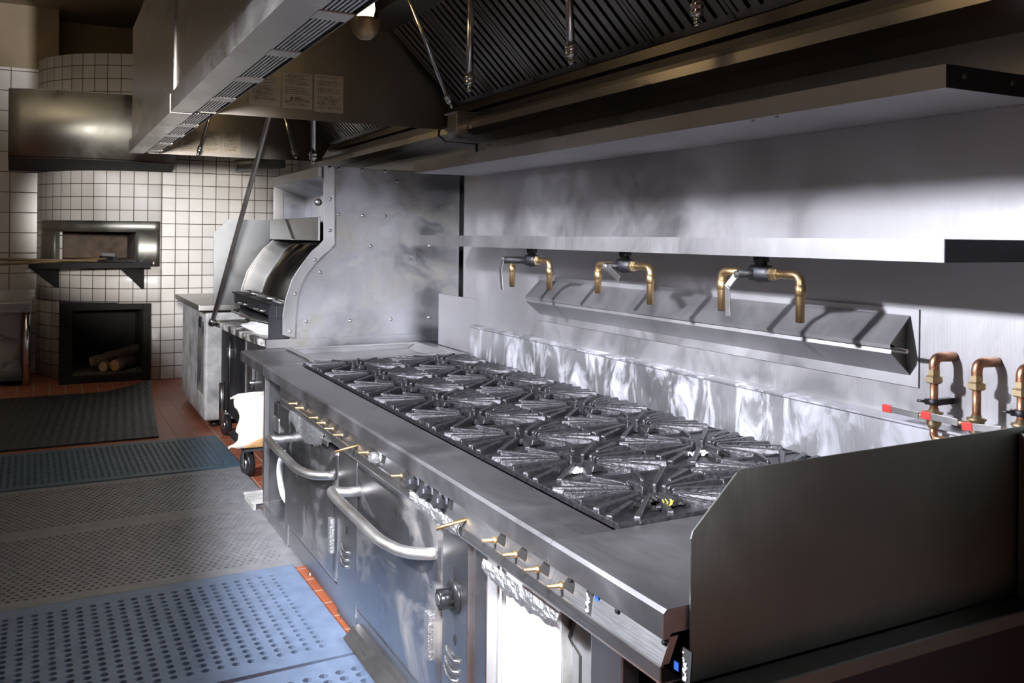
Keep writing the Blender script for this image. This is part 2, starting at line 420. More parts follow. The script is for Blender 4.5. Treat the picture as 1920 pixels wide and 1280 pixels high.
# mouth: steel surround (curved), brick chamber
def surround():
    m = MB()
    x0, x1, z0, z1 = -1.16, 0.03, 1.28, 1.79
    R = OR+0.025
    def strip(xa, xb, za, zb, n):
        A = np.linspace(math.asin((OX-xa)/R), math.asin((OX-xb)/R), n+1); o = len(m.v)
        for a in A:
            for rr in (R, OR-0.03):
                for z in (za, zb): m.v.append((OX-rr*math.sin(a), OYc-rr*math.cos(a), z))
        for i in range(n):
            b = o+i*4
            m.f.extend([(b, b+4, b+5, b+1), (b+2, b+3, b+7, b+6), (b+1, b+5, b+7, b+3), (b, b+2, b+6, b+4)]); m.smooth.extend([True]*2+[False]*2)
        m.f.extend([(o, o+1, o+3, o+2), (o+4*n, o+4*n+2, o+4*n+3, o+4*n+1)]); m.smooth.extend([False]*2)
    strip(x0, x1, mz1-0.01, z1, 24); strip(x0, mx0+0.01, z0, mz1, 5); strip(mx1-0.01, x1, z0, mz1, 6); strip(x0, x1, z0, 1.35, 24)
    return m
surround().build('mouth_surround', M_SMOKED, oven, label='stainless steel surround of the oven mouth')
chp = [(mx0-0.02, 11.55), (mx1+0.02, 10.98), (mx1+0.02, 12.3), (mx0-0.02, 12.3)]
ch = MB().box(mx0-0.05, mx1+0.05, 12.2, 12.3, 1.3, 1.75).box(mx0-0.06, mx0, 11.55, 12.3, 1.3, 1.75).box(mx1, mx1+0.05, 11.0, 12.3, 1.3, 1.75)
ch.prism(chp, 'z', 1.68, 1.75).prism(chp, 'z', 1.30, 1.345)
ch.build('oven_chamber', M_BRICKIN, oven)
# landing shelf with two gussets
ls = MB().box(-1.27, -0.10, 10.48, 11.05, 1.275, 1.335)
ls.build('landing_shelf', M_SOOT_HOLE, oven, bevel=0.004)
for (xa, ya_, xb, yb_) in ((-1.25, 10.52, -0.99, 11.34), (-0.40, 10.52, -0.14, 10.84)):
    A_ = Vector((xa, ya_, 1.275)); B_ = Vector((xb, yb_, 1.275)); C_ = Vector((xb, yb_, 1.03)); D_ = Vector((xb-0.02*(xb-xa)/0.26, yb_-0.03, 1.03))
    off_ = (B_-A_).cross(Vector((0, 0, 1))).normalized()*0.012
    P4 = [A_, B_, C_, D_]
    MB().add(P4+[p+off_ for p in P4], [(0, 1, 2, 3), (7, 6, 5, 4), (0, 4, 5, 1), (1, 5, 6, 2), (2, 6, 7, 3), (3, 7, 4, 0)]).build('bracket', M_SOOT_HOLE, oven)
# steel hood on the oven front
hd = thing('oven_canopy', 'curved stainless smoke canopy fixed on the tiled oven above its mouth', 'hood', (-0.7, 10.9, 2.33))
oA = [onZ(25, 300, 2.42), onZ(90, 305, 2.42), onZ(160, 306, 2.42), onZ(248, 302, 2.42)]
outer = []
for i in range(13):
    t = i/12; a = -0.62+1.24*t
    outer.append((-0.66+0.80*math.sin(a)/math.sin(0.62), 10.15+0.42*(1-math.cos(a))/(1-math.cos(0.62))*0.5))
outl = [(-1.50, 11.6)] + outer + [(0.16, 10.95)]
mh = MB()
zb_f, zt = 2.40, 3.09
n = len(outl)
zlo = lambda y: 2.40 if y < 10.7 else 2.335
for (x, y) in outl: mh.v.append((x, y, zlo(y))); mh.v.append((x, y, zt))
for i in range(n-1): mh.f.append((2*i, 2*i+2, 2*i+3, 2*i+1)); mh.smooth.append(0 < i < n-2)
ho = mh.build('canopy_shell', M_SMOKED, hd)
sm_ = ho.modifiers.new('solid', 'SOLIDIFY'); sm_.thickness = 0.006
mt = MB(); mt.add([(x, y, zt) for (x, y) in outl]+[(x, y, zt+0.01) for (x, y) in outl], [tuple(range(n)), tuple(range(n, 2*n))]+[(i, (i+1) % n, n+(i+1) % n, n+i) for i in range(n)])
mt.build('canopy_top', M_HOOD, hd)
mi = MB(); mi.add([(x, y, zlo(y)+0.008) for (x, y) in outl]+[(x, y, zlo(y)+0.02) for (x, y) in outl], [tuple(range(n)), tuple(range(n, 2*n))]+[(i, (i+1) % n, n+(i+1) % n, n+i) for i in range(n)])
mi.build('canopy_baffle', M_SOOT_HOLE, hd)

# logs
for (px, py, Y, z, r, L, d, lab) in ((171, 666, 11.02, 0.215, 0.056, 0.62, (0.84, 0.50, 0.16), 'log lying across the other two in the hearth, its cut end farthest left'),
                                 (193, 676, 10.99, 0.100, 0.058, 0.46, (0.30, 0.95, 0.0), 'middle log on the hearth floor with pale cut end'),
                                 (215, 677, 10.96, 0.100, 0.068, 0.58, (0.52, 0.85, 0.0), 'lower right hearth log with the largest pale cut end')):
    p_ = onY(px, py, Y); x, y = p_.x, Y; z = z+r if z < 0.15 else z; d = Vector(d).normalized()
    t = thing('firewood_log', lab, 'log', (x, y, z-r), 'logs in the hearth')
    pts = []; rs = []
    for k in range(9):
        q = k/8; pts.append(Vector((x, y, z)) + d*L*q + Vector((0.012*math.sin(k*1.7), 0.01*math.cos(k*2.1), 0.006*math.sin(k*2.9)))); rs.append(r*(1+0.10*math.sin(k*2.3)))
    MB().tube(pts, rs, 14).build('bark', M_BARK, t)
    MB().lathe([(rs[0]*0.92, 0.002), (rs[0]*0.9, -0.004)], pts[0], (pts[1]-pts[0]), 14, False).build('cut_end', M_WOODEND, t)

# peels lying on the landing shelf
def peel(name, a, b, blade, lab):
    t = thing(name, lab, 'peel', a, None)
    MB().tube([a, b], 0.014, 8).build('handle', M_WOOD, t)
    d = (Vector(b)-Vector(a)).normalized(); r = d.cross(Vector((0, 0, 1)))
    c = Vector(b)
    if blade:
        m = MB(); vs = []
        for (u, v) in ((0, -.06), (.06, -.15), (.36, -.15), (.36, .15), (.06, .15), (0, .06)): vs.append(c + d*u + r*v)
        vs2 = [v+Vector((0, 0, 0.004)) for v in vs]
        m.add(vs+vs2, [tuple(range(6)), tuple(range(11, 5, -1))]+[(i, (i+1) % 6, 6+(i+1) % 6, 6+i) for i in range(6)])
        m.build('blade', M_DARKSTEEL, t)
    else:
        m = MB().bar(c-r*0.15, c+r*0.15, 0.06, 0.05); m.build('brush_head', M_DARKSTEEL, t)
        m = MB()
        for k in range(14): m.bar(c+r*(-0.14+0.02*k), c+r*(-0.14+0.02*k)+Vector((0, 0, 0.06)), 0.012, 0.012, (1, 0, 0))
        m.build('bristles', M_BLACK, t)
    return t
peel('pizza_peel', (-1.62, 10.44, 1.375), (-0.62, 10.62, 1.352), True, 'long-handled pizza peel lying nearest on the dark oven landing shelf')
peel('oven_brush', (-1.60, 10.30, 1.325), (-0.50, 10.78, 1.372), False, 'long-handled oven brush lying on the landing shelf with its head at the oven mouth')

# steel work table at the far left
tb = thing('work_table', 'stainless steel work table standing beside the tiled oven', 'table', (-1.8, 11.3, 0))
MB().box(-2.7, -1.24, 10.9, 11.6, 0.79, 0.90).build('table_top', M_HOOD, tb, bevel=0.006)
MB().box(-2.7, -1.22, 11.55, 11.6, 0.90, 1.0).build('back_edge', M_HOOD, tb)
MB().box(-2.65, -1.30, 10.96, 11.5, 0.06, 0.10).build('lower_shelf', M_DARKSTEEL, tb)
MB().box(-2.65, -1.36, 11.5, 11.56, 0.10, 0.75).build('back_panel', M_HOOD, tb)
for lx, ly in ((-1.29, 10.95), (-1.29, 11.5), (-2.62, 10.95), (-2.62, 11.5)):
    MB().tube([(lx, ly, 0.0), (lx, ly, 0.79)], 0.038, 14).build('leg', M_CHROME, tb)

# ---------------------------------------------------------------- floor mats
def mat_mesh(w, l, px, py, hr, margin, t=0.018, stag=False, seg=8):
    m = MB(); nx = int((w-2*margin)/px); ny = int((l-2*margin)/py)
    ox = (w-nx*px)/2; oy = (l-ny*py)/2
    V = []; Fc = []
    dirs = [(math.cos(2*PI*(k+0.5)/8), math.sin(2*PI*(k+0.5)/8)) for k in range(8)]
    sq = [(1, .5), (.5, 1), (-.5, 1), (-1, .5), (-1, -.5), (-.5, -1), (.5, -1), (1, -.5)]
    sq = [(1, .414), (.414, 1), (-.414, 1), (-1, .414), (-1, -.414), (-.414, -1), (.414, -1), (1, -.414)]
    for j in range(ny):
        sh = (px/4 if j % 2 else -px/4) if stag else 0
        for i in range(nx):
            cx = -w/2+ox+(i+0.5)*px+sh; cy = -l/2+oy+(j+0.5)*py
            o = len(V)
            # 8 border points plus 4 corners
            V += [(cx+s[0]*px/2, cy+s[1]*py/2, t) for s in sq]
            V += [(cx+c[0]*px/2, cy+c[1]*py/2, t) for c in ((1, 1), (-1, 1), (-1, -1), (1, -1))]
            V += [(cx+d[0]*hr, cy+d[1]*hr, t) for d in dirs]
            V += [(cx+d[0]*hr, cy+d[1]*hr, 0.001) for d in dirs]
            for k in range(8):
                k2 = (k+1) % 8
                Fc.append((o+k, o+k2, o+12+k2, o+12+k)); Fc.append((o+12+k, o+12+k2, o+20+k2, o+20+k))
            Fc += [(o+0, o+8, o+1), (o+2, o+9, o+3), (o+4, o+10, o+5), (o+6, o+11, o+7)]
    m.v = V; m.f = Fc; m.smooth = [False]*len(Fc)
    # border frame
    s = px/4 if stag else 0
    x0, x1, y0, y1 = -w/2+ox, w/2-ox, -l/2+oy, l/2-oy
    m.box(-w/2, x0-s, -l/2, l/2, 0, t).box(x1+s, w/2, -l/2, l/2, 0, t).box(x0-s, x1+s, -l/2, y0, 0, t).box(x0-s, x1+s, y1, l/2, 0, t)
    if stag:
        for j in range(ny):
            cy = y0+(j+0.5)*py
            if j % 2: m.box(x0-s, x0+s, cy-py/2, cy+py/2, 0, t)
            else: m.box(x1-s, x1+s, cy-py/2, cy+py/2, 0, t)
    return m
def place_mat(name, far_l, far_r, near_r, w, mat, label, px, py, hr, margin, stag=False, t=0.018):
    """corner pixels -> real rectangle on the floor"""
    fr_ = onZ(*far_r, 0.01); nr = onZ(*near_r, 0.01); fl = onZ(*far_l, 0.01)
    ang_ = math.atan2(fr_.y-fl.y, fr_.x-fl.x)
    l = 0.02+(fr_-nr).length*abs(math.cos(math.atan2(nr.x-fr_.x, fr_.y-nr.y)-0))
    o = mat_mesh(w, l-0.01, px, py, hr, margin, t, stag).build(name, mat, org=(0, 0, 0))
    mid = (fr_+nr)/2
    ang_ = 0.015 if ang_ > -1 else ang_
    o.rotation_euler.z = ang_
    o.location = mid + Vector((-w/2*math.cos(ang_), -w/2*math.sin(ang_), 0)); o.location.z = 0.0005
    return tag(o, label, 'mat', 'rubber floor mats along the aisle')
place_mat('floor_mat', (0, 838), (400, 818), (458, 873), 1.75, M_MATTEAL, 'dark teal perforated rubber mat between the black mat and the grey mats', 0.04, 0.04, 0.012, 0.07)
place_mat('floor_mat', (0, 897), (460, 876), (499, 946), 1.75, M_MATGREY, 'grey perforated rubber mat, the farther of the two grey ones', 0.036, 0.036, 0.0105, 0.07, True)
place_mat('floor_mat', (0, 1000), (500, 947), (551, 1059), 1.75, M_MATGREY, 'grey perforated rubber mat, the nearer of the two grey ones', 0.036, 0.036, 0.0105, 0.07, True)
place_mat('floor_mat', (0, 1136), (556, 1060), (665, 1225), 1.75, M_MATBLUE, 'large blue rubber mat with big round holes beside the oven doors', 0.056, 0.046, 0.0155, 0.07)
# nearest mat
o = mat_mesh(1.2, 1.0, 0.062, 0.052, 0.018, 0.07).build('floor_mat', M_MATBLUE, org=(0, 0, 0))
p = onZ(690, 1229, 0.01); o.rotation_euler.z = 0.04; o.location = (p.x-0.56, p.y-0.505, 0.0005)
tag(o, 'nearest blue rubber mat, only its far corner in view', 'mat', 'rubber floor mats along the aisle')
# black far mat, with a curled far corner
def black_mat():
    m = MB(); a = onZ(283, 729, 0.01); b = onZ(298, 818, 0.01)
    nx, ny = 44, 48; w = 1.5; l = a.y-b.y
    H = {}
    for j in range(ny+1):
        for i in range(nx+1):
            u, v = i/nx, j/ny
            x = b.x + (a.x-b.x)*v - w*(1-u); y = b.y + l*v - 0.04*(1-u)
            z = 0.014 + (0.006 if (i % 2 and j % 2) else 0) + 0.10*max(0, u-0.72)*max(0, v-0.85)*22
            m.v.append((x, y, z))
    for j in range(ny):
        for i in range(nx):
            q = j*(nx+1)+i; m.f.append((q, q+1, q+nx+2, q+nx+1)); m.smooth.append(False)
    o = m.build('floor_mat', M_MATBLACK, org=(b.x, b.y, 0.0))
    s = o.modifiers.new('s', 'SOLIDIFY'); s.thickness = 0.013; s.offset = -1
    return o
tag(black_mat(), 'black rubber mat with a curled far corner in front of the tiled oven', 'mat', 'rubber floor mats along the aisle')

# ---------------------------------------------------------------- gas range
RY0, RY1 = 1.90, 5.17
rg = thing('gas_range', 'long stainless steel gas range with two oven doors and sixteen burners', 'range', (0.6, 3.5, 0))
# top frame: front rail, end strips, rear strip
MB().prism([(0.0, 0.85), (0.0, 0.902), (0.008, 0.91), (0.185, 0.91), (0.190, 0.88), (0.184, 0.88), (0.18, 0.90), (0.012, 0.90), (0.012, 0.85)], 'y', RY0, RY1).build('front_rail', M_TOP, rg)
MB().box(0.19, 1.25, RY0, RY0+0.012, 0.86, 0.905).box(0.19, 1.25, RY1-0.03, RY1, 0.86, 0.906).box(1.235, 1.25, RY0, RY1, 0.86, 0.90).build('top_frame', M_TOP, rg)
MB().box(0.10, 1.25, RY0, RY1, 0.78, 0.80).build('drip_deck', M_BLACK, rg)
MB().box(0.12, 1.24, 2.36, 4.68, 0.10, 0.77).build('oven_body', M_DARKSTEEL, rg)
# sloped control panel with crescent valve openings
def lerp(a, b, t): return a+(b-a)*t
CPz0, CPz1, CPx0, CPx1 = 0.797, 0.850, 0.000, 0.022
def cp(y, t, off=0.0):   # point on the sloped control panel
    n = Vector((-(CPz1-CPz0), 0, (CPx1-CPx0))).normalized()
    return Vector((lerp(CPx0, CPx1, t), y, lerp(CPz0, CPz1, t))) + n*off
MB().prism([(CPx0, CPz0), (CPx1, CPz1), (CPx1+0.02, CPz1), (CPx0+0.02, CPz0)], 'y', RY0, 4.72).build('control_panel', M_FRONT, rg)
MB().sheet([(0.05, 0.757), (0.0, 0.757), (-0.004, 0.765), (-0.004, 0.794), (0.004, 0.799)], 'y', RY0, 4.72, -0.004).build('front_ledge', M_TRIM, rg)
def crescent(y, s=1.0):  # flat dark crescent; the cutout's inner shade is in its colour
    m = MB(); pts = []
    w = 0.026*s
    for k in range(13):
        a = PI*k/12; pts.append((y+w*math.cos(a), 0.30+0.55*math.sin(a)))
    vs = [cp(q[0], q[1], 0.0012) for q in pts]
    m.add(vs, [tuple(range(len(vs)))]); m.add([v-Vector((0.0, 0, 0.0))+Vector((0.002, 0, 0)) for v in vs], [tuple(range(len(vs)))])
    return m
stem_px = [(545, 748), (557, 758), (583, 777), (597, 787), (612, 799), (629, 808), (676, 842), (738, 885),
           (910, 1006), (948, 1031), (988, 1057), (1032, 1090)]
for (x, y) in stem_px:
    p = onX(x, y, -0.025); yy = p.y
    v = MB().lathe([(0.010, -0.004), (0.010, 0.008), (0.005, 0.010), (0.005, 0.042), (0.0035, 0.043)], cp(yy, 0.35), (-1, 0.0, 0.10), 10)
    v.build('valve_stem', M_BRASS, rg, label='brass valve stem without its knob')
    crescent(yy-0.028, 0.9).build('valve_opening', M_SOOT_HOLE, rg)
for (x, y) in ((634, 808+20), (828, 957)):
    p = onX(x+8, y, -0.05)
    MB().tube([cp(p.y-0.02, 0.4), Vector((-0.075, p.y+0.012, 0.79))], 0.0055, 10).build('valve_stem', M_BRASS, rg, label='long brass valve stem')
for (x, y) in ((758, 903), (783, 921), (809, 941), (690, 857)):
    p = onX(x, y, -0.035)
    m = MB().lathe([(0.026, 0), (0.027, 0.006), (0.021, 0.010), (0.0205, 0.036), (0.017, 0.040)], cp(p.y, 0.45), (-1, -0.12, 0.25), 8, False)
    kn = m.build('burner_knob', M_DARKSTEEL if x != 690 else M_FOIL, rg)
    crescent(p.y-0.035, 1.0).build('valve_opening', M_SOOT_HOLE, rg)
# front posts
def post(y0, y1, z0=0.02, z1=0.757, x=0.03, nm='front_post'):
    return MB().box(x, x+0.05, y0, y1, z0, z1).build(nm, M_FRONT, rg, bevel=0.004)
post(3.53, 3.79); post(2.44, 2.635)
post(4.69, 4.76); post(2.345, 2.437, 0.02, 0.75, 0.045)
def oval(c, ry, rz, mat, nm, x=0.0285, n=14):
    vs = [(x, c[0]+ry*math.cos(2*PI*k/n), c[1]+rz*math.sin(2*PI*k/n)) for k in range(n)]
    m = MB(); m.add(vs+[(x+0.004, v[1], v[2]) for v in vs], [tuple(range(n)), tuple(range(2*n-1, n-1, -1))]+[(i, (i+1) % n, n+(i+1) % n, n+i) for i in range(n)])
    return m.build(nm, M_SOOT_HOLE, rg)
for (px, py) in ((650, 994), (853, 1199)):
    q = onX(px, py, 0.03); oval((q.y, q.z), 0.009, 0.018, M_BLACK, 'pilot_hole')
# embossed louvres in the posts
for (px, py) in ((648, 1032), (647, 1046), (646, 1058), (850, 1232), (848, 1252), (846, 1268)):
    q = onX(px, py, 0.03)
    MB().tube([(0.032, q.y+0.055, q.z+0.012), (0.022, q.y+0.02, q.z), (0.022, q.y-0.02, q.z-0.002), (0.032, q.y-0.055, q.z+0.008)], 0.007, 8).build('louvre', M_FRONT, rg)
# thermostat dial
q = onX(852, 1118, 0.03)
MB().lathe([(0.052, 0.0), (0.052, 0.006), (0.044, 0.010), (0.040, 0.014)], (0.03, q.y, q.z), (-1, 0, 0), 24).build('dial_plate', M_PLAST, rg)
m = MB()
m.lathe([(0.030, 0.012), (0.028, 0.052), (0.024, 0.055)], (0.03, q.y, q.z), (-1, 0, 0), 20)
for k in range(8):
    a = 2*PI*k/8; c = Vector((0.03, q.y+0.029*math.cos(a), q.z+0.029*math.sin(a)))
    m.bar(c+Vector((-0.012, 0, 0)), c+Vector((-0.052, 0, 0)), 0.006, 0.008)
kn = m.build('oven_knob', M_PLAST, rg, label='black fluted oven knob')
MB().lathe([(0.017, 0.055), (0.016, 0.058)], (0.03, q.y, q.z), (-1, 0, 0), 20).build('knob_cap', M_TRIM, kn, label='pale cap of the knob')
q2 = onX(853, 1074, 0.03); oval((q2.y, q2.z), 0.008, 0.022, M_BLACK, 'dial_slot')

# oven doors
def door(y0, y1, z0, z1, hz, plate_px, nm_lab):
    m = MB().box(0.022, 0.07, y0+0.006, y1-0.006, z0, z1)
    d = m.build('oven_door', M_DOOR, rg, bevel=0.022, seg=3, label=nm_lab)
    # tubular pull
    xo = -0.085
    P = [(0.03, y1-0.06, hz), (-0.045, y1-0.045, hz+0.002), (xo, y1-0.02, hz+0.008), (xo-0.005, y1-0.09, hz+0.004), (xo, y0+0.26, hz-0.010), (-0.055, y0+0.14, hz-0.012), (-0.02, y0+0.075, hz-0.006), (0.03, y0+0.035, hz)]
    pts = bezarc(P, 0.045, 6)
    n = len(pts)
    MB().tube(pts, 0.0195, 14).build('door_handle', M_SATIN, d, label='bent tubular door handle')
    q = onX(plate_px[0], plate_px[1], 0.02)
    hp = MB().box(0.008, 0.024, q.y-0.022, q.y+0.022, q.z-0.075, q.z+0.075).box(0.004, 0.012, q.y-0.024, q.y-0.014, q.z-0.04, q.z+0.045)
    hp.build('hinge_plate', M_FOIL, d, bevel=0.003)
    return d
door(3.80, 4.685, 0.135, 0.715, 0.60, (622, 1003), 'oven door farther from the camera')
door(2.645, 3.525, 0.135, 0.735, 0.625, (806, 1190), 'oven door nearer the camera, browned along its top edge')
MB().box(0.05, 0.10, 3.80, 4.685, 0.71, 0.757).box(0.05, 0.10, 2.645, 3.525, 0.72, 0.757).build('door_recess', M_BLACK, rg)
# kick panels
MB().box(0.036, 0.06, 3.79, 4.69, 0.03, 0.128).build('kick_panel', M_FRONT, rg, bevel=0.003)
MB().box(0.036, 0.06, 2.64, 3.53, 0.03, 0.128).build('kick_panel', M_FRONT, rg, bevel=0.003)
MB().sheet([(0.036, 0.080), (0.012, 0.074), (-0.030, 0.034)], 'y', 1.91, 3.50, 0.003).build('toe_plate', M_TRIM, rg)
for yy in (3.56, 3.76, 4.72, 4.30, 2.6):
    MB().lathe([(0.014, 0), (0.014, 0.012), (0.008, 0.014), (0.008, 0.05)], (0.05, yy, 0.0), (0, 0, 1), 10).build('levelling_foot', M_CHROME, rg)
# crumpled foil on the far ledge and torn drip shield
def crumple(y0, y1, zt, depth0, depth1, x=-0.008, n=26, rows=6, seed=1):
    rnd = random.Random(seed); m = MB()
    for i in range(n+1):
        u = i/n; y = y0+(y1-y0)*u; dep = lerp(depth0, depth1, math.sin(u*PI)**0.6)*(0.9+0.2*rnd.random())
        for j in range(rows+1):
            v = j/rows
            m.v.append((x-0.004*rnd.random()-0.006*math.sin(v*PI), y, zt-dep*v))
    for i in range(n):
        for j in range(rows):
            q = i*(rows+1)+j; m.f.append((q, q+1, q+rows+2, q+rows+1)); m.smooth.append(False)
    return m
def solid(o, t=0.002):
    s = o.modifiers.new('s', 'SOLIDIFY'); s.thickness = t; return o
qa = onX(545, 772, -0.01); qb = onX(606, 815, -0.01)
solid(crumple(qa.y, qb.y, 0.775, 0.03, 0.095, seed=3).build('foil_wrap', M_FOIL, rg, label='torn crumpled foil over the front ledge'))
MB().sheet([(0.0, 0.762), (-0.014, 0.757), (-0.016, 0.738)], 'y', 3.80, qb.y, 0.003).build('ledge_shield', M_TRIM, rg)
qc = onX(905, 1035, -0.01); qd = onX(1045, 1140, -0.01)
solid(crumple(qc.y, qd.y, 0.752, 0.035, 0.05, x=-0.004, seed=5).build('foil_strip', M_FOIL, rg, label='crumpled foil strip under the ledge above the open bay'))
qe = onX(770, 910, -0.01); qf = onX(862, 990, -0.01)
solid(crumple(qe.y, qf.y, 0.80, 0.03, 0.045, x=-0.008, seed=8).build('foil_wrap', M_FOIL, rg, label='crumpled foil on the ledge by the long brass stem'))

# open bay at the far end of the range with hose and wiring
MB().box(0.03, 0.06, 5.27, 5.30, 0.02, 0.85).build('bay_post', M_TRIM, rg, bevel=0.003)
MB().box(0.06, 0.60, 5.28, 5.30, 0.03, 0.85).box(0.55, 0.60, 4.70, 5.28, 0.03, 0.85).build('bay_lining', M_FRONT, rg)
MB().box(0.03, 0.60, 4.76, 5.28, 0.07, 0.10).build('bay_floor', M_FRONT, rg)
MB().box(0.034, 0.056, 4.76, 5.27, 0.02, 0.075).build('bay_kick', M_FRONT, rg)
MB().prism([(0.05, 0.85), (0.05, 0.60), (0.10, 0.56), (0.30, 0.56), (0.30, 0.85)], 'y', 4.78, 4.98).build('manifold_box', M_FRONT, rg, bevel=0.004)
MB().tube([(0.12, 5.12, 0.84), (0.12, 5.12, 0.64)], 0.02, 12).build('gas_pipe', M_CHROME, rg)
MB().tube([(0.12, 5.06, 0.84), (0.12, 5.06, 0.72), (0.12, 5.06, 0.6)], 0.014, 12).build('gas_pipe', M_CHROME, rg)
MB().box(0.06, 0.11, 5.08, 5.17, 0.62, 0.70).build('regulator', M_BLACK, rg, bevel=0.006)
MB().box(0.06, 0.12, 5.06, 5.18, 0.53, 0.62).build('regulator_body', M_TRIM, rg, bevel=0.012)
MB().tube(bezarc([(0.12, 4.86, 0.50), (0.06, 4.98, 0.43), (0.06, 5.03, 0.32), (0.08, 4.98, 0.17), (0.18, 4.88, 0.13)], 0.15, 8), 0.017, 10).build('gas_hose', M_HOSE, rg, label='white curved gas hose')

# near open bays below the rail
nc = thing('end_counter', 'smooth stainless counter between the nearest burners and the end panel', 'counter', (0.6, 1.67, 0))
MB().box(0.05, 0.10, 1.66, 1.79, 0.02, 0.757).build('bay_post', M_FRONT, nc, bevel=0.004)
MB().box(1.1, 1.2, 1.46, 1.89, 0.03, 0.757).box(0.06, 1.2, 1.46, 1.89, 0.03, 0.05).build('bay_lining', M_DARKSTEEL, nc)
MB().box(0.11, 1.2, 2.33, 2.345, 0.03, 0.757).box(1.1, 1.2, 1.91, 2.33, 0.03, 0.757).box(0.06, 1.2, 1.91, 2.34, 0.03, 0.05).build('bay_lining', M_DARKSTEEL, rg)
MB().box(0.12, 0.15, 2.255, 2.325, 0.03, 0.75).build('bay_bracket', M_DARKSTEEL, rg)
sh = thing('white_board', 'white board standing upright in the open bay under the near burners', 'board', (0.12, 2.1, 0.05))
bl, brr = onX(934, 1100, 0.10).y, onX(1050, 1200, 0.10).y
MB().box(0.10, 0.105, brr, bl, 0.052, 0.72).build('front_face', M_WHITE, sh)
MB().box(0.085, 0.088, bl-0.05, bl+0.012, 0.052, 0.70).build('folded_edge', M_WHITE, sh)
MB().prism([(0.106, brr), (0.110, brr), (0.40, brr+0.09), (0.40, brr+0.10)], 'z', 0.052, 0.70).build('side_flap', M_ENAMEL, sh)
wy1, wy0 = brr-0.015, 1.795
wp = thing('warning_plate', 'grey plate with dark angled double line and red strip beside the white board', 'sign', (0.13, (wy0+wy1)/2, 0.05))
MB().box(0.13, 0.135, wy0, wy1, 0.052, 0.75).build('plate', M_GREYPL, wp)
lm = MB()
for o_ in (0.0, 0.010):
    P3 = [(0.1285, onX(1090, 1178, .1285).y+o_*.3, 0.715-o_), (0.1285, onX(1066, 1192, .1285).y-o_*0.6, onX(1066, 1192, .1285).z-o_*0.2), (0.1285, onX(1087, 1228, .1285).y-o_*0.6, onX(1087, 1228, .1285).z), (0.1285, onX(1087, 1228, .1285).y-o_*0.6, 0.1)]
    for a, b in zip(P3[:-1], P3[1:]): lm.bar(a, b, 0.003, 0.0035, (1, 0, 0))
lm.build('marking', M_INK, wp)
MB().prism([(wy0, 0.72), (wy0+0.014, 0.71), (wy0+0.010, 0.60), (wy0, 0.58)], 'x', 0.126, 0.1298).build('red_strip', M_RED, wp, label='dark red strip')

# burner heads below the grates
GY = [2.115+0.4015*k for k in range(8)]
GX = [0.462, 0.968]
for gx in GX:
    for gy in GY:
        MB().lathe([(0.075, 0), (0.085, 0.02), (0.085, 0.035), (0.05, 0.045), (0.03, 0.06), (0.01, 0.062)], (gx, gy, 0.80), (0, 0, 1), 20).build('burner_head', M_IRON2, rg)

# grates: webbed plate with a starburst of ribs, one joined casting
def grate():
    W, L = 0.2505, 0.1985     # half sizes x, y
    m = MB(); zt = 0.0
    hw = 0.052; wz = -0.030
    # web with dished square opening
    N = 24
    out = []; inn = []
    for k in range(N):
        a = 2*PI*(k+0.5)/N; c, s_ = math.cos(a), math.sin(a)
        t = min((W-0.004)/abs(c) if abs(c) > 1e-6 else 9, (L-0.004)/abs(s_) if abs(s_) > 1e-6 else 9)
        out.append((c*t, s_*t)); rr = hw*(1.0+0.25*abs(math.sin(2*a))); inn.append((c*rr, s_*rr))
    o = len(m.v)
    m.v += [(p[0], p[1], wz+0.012) for p in out] + [(p[0]*0.6+q[0]*0.4, p[1]*0.6+q[1]*0.4, wz+0.007) for p, q in zip(out, inn)] + [(p[0], p[1], wz-0.004) for p in inn] + [(p[0], p[1], wz-0.025) for p in inn]
    for r_ in range(3):
        for k in range(N):
            k2 = (k+1) % N; m.f.append((o+r_*N+k, o+r_*N+k2, o+(r_+1)*N+k2, o+(r_+1)*N+k)); m.smooth.append(False)
    def rib(a_deg, r0, r1, w=0.010, h0=0.030, h1=0.036, ztop=0.0, drop=0.0):
        a = math.radians(a_deg); d = Vector((math.cos(a), math.sin(a), 0)); r = Vector((-d.y, d.x, 0))
        if r1 is None:
            r1 = min((W-0.004)/abs(d.x) if abs(d.x) > 1e-6 else 9, (L-0.004)/abs(d.y) if abs(d.y) > 1e-6 else 9)
        vs = []
        prof = [(r0, -h0, 0.6), (r0, -0.006, 0.6), (r0+0.006, 0.0, 0.8), (r1-0.004, drop, 1.0), (r1, drop-0.004, 1.0), (r1, -0.022, 1.0)]
        for (t, z, ww) in prof:
            for s_ in (-1, 1): vs.append(d*t + r*s_*w/2*ww*(1.0 if z > -0.01 else 1.5) + Vector((0, 0, z+ztop)))
        n = len(prof); fs = []
        for i in range(n):
            j = (i+1) % n; fs.append((2*i, 2*j, 2*j+1, 2*i+1))
        fs += [tuple(2*i for i in range(n)), tuple(2*i+1 for i in range(n-1, -1, -1))]
        m.add(vs, fs)
    for base in (0, 180):
        for a in (0, 19, -19): rib(base+a, 0.055 if a == 0 else 0.060, None, 0.018, h0=0.042)
        for a in (31, -31): rib(base+a, 0.135, None, 0.016, drop=-0.002)
        for a in (46, -46): rib(base+a, 0.062, None, 0.017, h0=0.040)
    for base in (90, 270):
        rib(base, 0.034, 0.110, 0.024, h0=0.045)
        rib(base+22, 0.085, None, 0.016); rib(base-22, 0.11, None, 0.016)
    # rim
    for s_ in (-1, 1):
        m.box(-W, W, s_*L-(0.004 if s_ > 0 else 0), s_*L+(0.004 if s_ < 0 else 0), -0.030, -0.012)
        m.box(s_*W-(0.004 if s_ > 0 else 0), s_*W+(0.004 if s_ < 0 else 0), -L, L, -0.030, -0.012)
    return m
